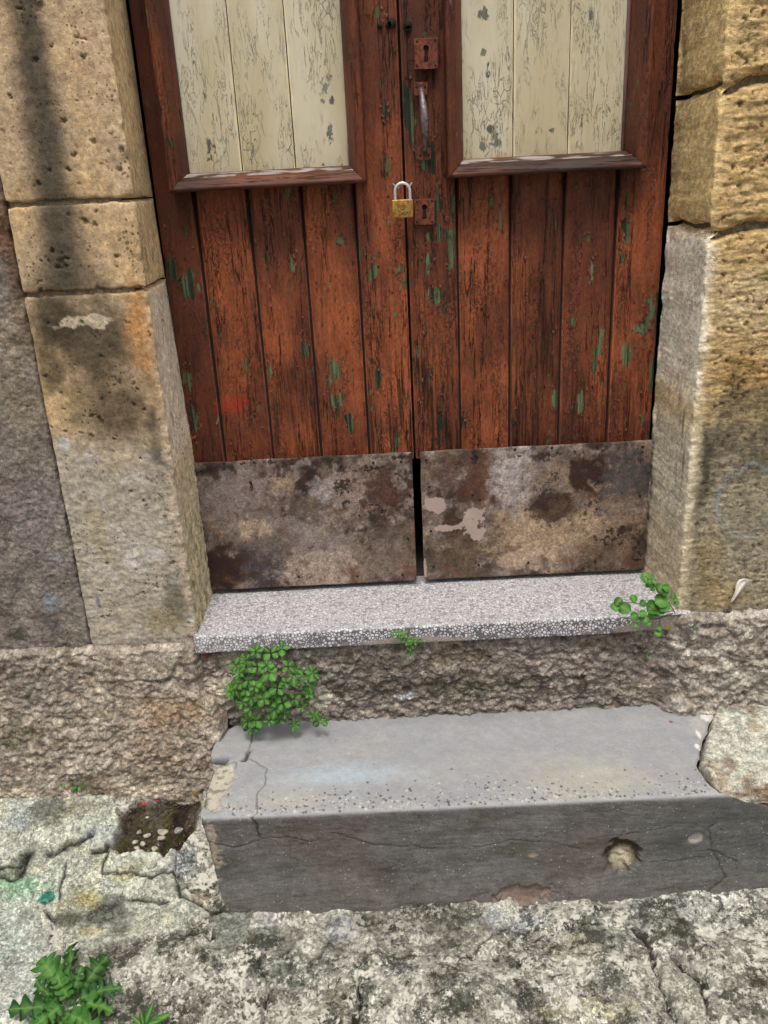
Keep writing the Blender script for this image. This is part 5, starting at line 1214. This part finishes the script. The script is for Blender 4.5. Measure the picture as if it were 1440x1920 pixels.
# lobed weed bottom left
def lobed_mesh(L=1.0, lobes=5, mat=M_WEED, seed=0, wid=.42):
    rnd = random.Random(seed); n = 42; V = []; ve = []; F = []
    for i in range(n):
        t = i/(n-1)
        if t < .26: w_ = .012+.0*t
        else:
            u = (t-.26)/.74; env = wid*(.35+.65*math.sin(math.pi*min(1, u*.85+.12))**.9)*(1.0 if u < .8 else max(.04, (1-u)/.2)**.6)
            w_ = env*(.10+.90*abs(math.sin(math.pi*lobes*u+.3))**.9)
        z = .10*math.sin(math.pi*t)-.14*t*t+.03*math.sin(t*17+seed); 
        for s_, v_ in ((-1, 0), (-.55, 0), (-.07, .5), (0, 1), (.07, .5), (.55, 0), (1, 0)):
            ww = w_*(1+.12*rnd.uniform(-1, 1)); V.append((t*L+abs(s_)*ww*.35, s_*ww, z+.16*abs(s_)*ww+.22*math.sin(i*.9+s_*4)*abs(s_)*w_*2)); ve.append(v_)
    for i in range(n-1):
        for k in range(6): a_ = i*7+k; F.append((a_, a_+1, a_+8, a_+7))
    me = bpy.data.meshes.new('lobed_leaf_mesh'); me.from_pydata(V, [], F); me.materials.append(mat)
    at = me.attributes.new('vein', 'FLOAT', 'POINT'); at.data.foreach_set('value', ve)
    for p_ in me.polygons: p_.use_smooth = True
    return me
def weed():
    base = atG(132, 1885); pl = thing('lobed_weed', base, 'leafy green weed with lobed leaves sprouting from the ground at bottom left', 'plant')
    ms = [lobed_mesh(seed=k, lobes=4+k % 2, wid=.20+.03*(k % 3)) for k in range(4)]; rnd = random.Random(2)
    tips = [((130, 1766), .05, .4), ((72, 1792), .045, .5), ((200, 1790), .04, .5), ((224, 1846), .03, .6), ((15, 1892), .035, .7), ((66, 1842), .05, .4), ((60, 1925), .02, .8), ((190, 1935), .03, .5), ((150, 1815), .06, .2), ((205, 1890), .02, .6), ((105, 1830), .07, .2), ((100, 1940), .02, .2)]
    for i, ((a, b), hgt, f) in enumerate(tips):
        z = base[2]+hgt; T = atZ(a, b, z); B = np.array(base)+np.array([rnd.uniform(-.008, .008), rnd.uniform(-.008, .008), 0]); d = T-B; L = float(np.linalg.norm(d))
        put_leaf(ms[i % 4], B, d, (rnd.uniform(-.5, .5), -.5+rnd.uniform(-.3, .3), .85), L*1.02, pl)
    return pl
weed()
def small_weed(px, py, label, tips, seed):
    base = atG(px, py); pl = thing('grass_tuft', base, label, 'plant'); rnd = random.Random(seed)
    me = leaf_mesh('blade_mesh', 1, .16, M_WEED, .3, .2)
    for (a, b, hgt) in tips:
        T = atZ(a, b, base[2]+hgt); d = T-base; put_leaf(me, base, d, (0, -.6, .8), float(np.linalg.norm(d)), pl)
small_weed(270, 1925, 'small upright green shoots at the bottom edge right of the lobed weed', [(285, 1880, .04), (245, 1905, .02), (318, 1900, .02), (262, 1895, .03), (300, 1912, .02)], 3)

# ================================================================ LITTER
def chip(name, P, r, mat, label, cat, seed, flat=.5, group=None):
    rnd = random.Random(seed); import bmesh
    bm = bmesh.new(); bmesh.ops.create_icosphere(bm, subdivisions=2, radius=1.0)
    pl = [(Vector((rnd.gauss(0, 1), rnd.gauss(0, 1), rnd.gauss(0, 1))).normalized(), rnd.uniform(.55, .85)) for _ in range(9)]
    for v in bm.verts:
        for n_, d_ in pl:
            k = v.co.dot(n_)
            if k > d_: v.co -= n_*(k-d_)
        v.co.z *= flat; v.co.x *= 1.25
        v.co *= r
    me = bpy.data.meshes.new(name); bm.to_mesh(me); bm.free()
    o = link(name, me, mat); o.location = tuple(map(float, P)); o.rotation_euler = (rnd.uniform(-.3, .3), rnd.uniform(-.3, .3), rnd.uniform(0, 6.28)); return tag(o, label, cat, group)
def gz(px, py, dz): q = atG(px, py); q[2] += dz; return atZ(px, py, q[2])
CH = [(306, 1560, .014, 'pale angular stone chip at the upper right of the rubble in the soil pit', M_CHIP), (302, 1572, .013, 'second pale chip just below the uppermost one in the soil pit', M_CHIP), (335, 1556, .012, 'greyish flat chip at the right rim of the soil pit', M_CHIPG), (290, 1592, .010, 'small square white chip alone below the rubble pile', M_CHIP),
      (262, 1560, .009, 'bluish grey pebble at the top of the rubble pile in the soil pit', M_CHIPG), (276, 1566, .009, 'white pebble in the middle of the rubble pile in the soil pit', M_CHIP), (254, 1578, .009, 'white pebble at the left side of the rubble pile', M_CHIP), (268, 1582, .008, 'white pebble at the bottom of the rubble pile', M_CHIP), (256, 1590, .008, 'lowest white pebble of the rubble pile', M_CHIP),
      (13, 1607, .008, 'flat white pebble lying alone near the left edge of the paving', M_CHIP), (276, 1533, .005, 'tiny cream pebble alone in the middle of the soil pit', M_CHIP), (355, 1533, .005, 'tiny white pebble near the step in the soil pit', M_CHIP), (348, 1493, .005, 'small grey pebble below the plinth at the right of the soil pit', M_CHIPG), (345, 1660, .013, 'grey embedded stone beside the step near its lower left corner', M_CHIPG), (283, 1620, .014, 'cream loose lump at the lower rim of the soil pit', M_CHIP)]
for i, (a, b, r, l, m) in enumerate(CH): chip('stone_chip', gz(a, b, -.009 if 215 < a < 380 and b < 1600 else .008), r*.82, m, l, 'stone chip', 40+i, .6, 'loose chips around the soil pit')
for i, (a, b, l) in enumerate([(266, 1506, 'left red petal in the soil pit'), (292, 1503, 'middle and largest red petal in the soil pit'), (305, 1492, 'right upper red petal close under the plinth')]):
    me = leaf_mesh('petal_mesh', .010+.003*(i == 1), .0045, M_PETAL, .3, .3); o = link('flower_petal', me, None); o.location = tuple(gz(a, b, -.004)); o.rotation_euler = (.5, .2, i*1.7); tag(o, l, 'petal', 'red petals in the soil pit')
me = leaf_mesh('dry_leaf_mesh', .030, .0045, M_DRY, .3, .5); o = link('dry_leaf', me, None); q = atY(362, 1482, -.30); o.location = tuple(q); o.matrix_world = Matrix.Translation(Vector(q)) @ orient((.35, -.2, -.9), (0, -.8, .5)).to_4x4(); tag(o, 'curled yellowish dry leaf beside the left end of the cement step', 'dry leaf')
# gravel in the pit: uncountable
def gravel():
    rnd = random.Random(77); V = []; F = []
    for i in range(420):
        a, b = rnd.uniform(215, 372), rnd.uniform(1490, 1600); q = gz(a, b, -.013+rnd.uniform(0, .003)); r = rnd.choice([.0015, .002, .003]); k = len(V)
        for d in ((1, 0, 0), (-1, .2, 0), (0, 1, .1), (.1, -1, 0), (0, 0, .9), (0, .1, -.9)): V.append(q+np.array(d)*r*rnd.uniform(.7, 1.3))
        for f in ((0, 2, 4), (2, 1, 4), (1, 3, 4), (3, 0, 4), (2, 0, 5), (1, 2, 5), (3, 1, 5), (0, 3, 5)): F.append([k+j for j in f])
    o = mesh_np('gravel', np.array(V), np.array(F), M_SOIL, None, smooth=False); tag(o, 'dark crumbly soil and grit in the pit beside the step', 'gravel', kind='stuff')
gravel()
# tissue scrap stuck to the right wall
def scrap():
    rib = [(1370, 1130, 2), (1382, 1112, 4), (1386, 1098, 9), (1394, 1090, 9), (1402, 1087, 5), (1410, 1088, 2)]
    V = []
    pts = [atY(a, b, WY-.010-.004*math.sin(i*1.3)) for i, (a, b, w_) in enumerate(rib)]
    c0 = pts[0]; P = []
    for j in range(5):
        row = []
        for i, (a, b, w_) in enumerate(rib):
            f = (j-2)/2; q = atY(a+f*w_*.8, b+f*w_*.55, WY-.010-.006*(1 if j % 2 else 0)-.003*math.sin(i*1.7)); row.append(q)
        P.append(row)
    P = np.array(P); n, m = P.shape[:2]; V = P.reshape(-1, 3); F = gridF(n, m)
    o = mesh_np('tissue_scrap', V, F, M_PAPER, None); tag(o, 'twisted white scrap of tissue stuck on the stone wall at right', 'scrap')
    md = o.modifiers.new('s', 'SUBSURF'); md.levels = 2; md.render_levels = 2; md2 = o.modifiers.new('t', 'SOLIDIFY'); md2.thickness = .0006
scrap()
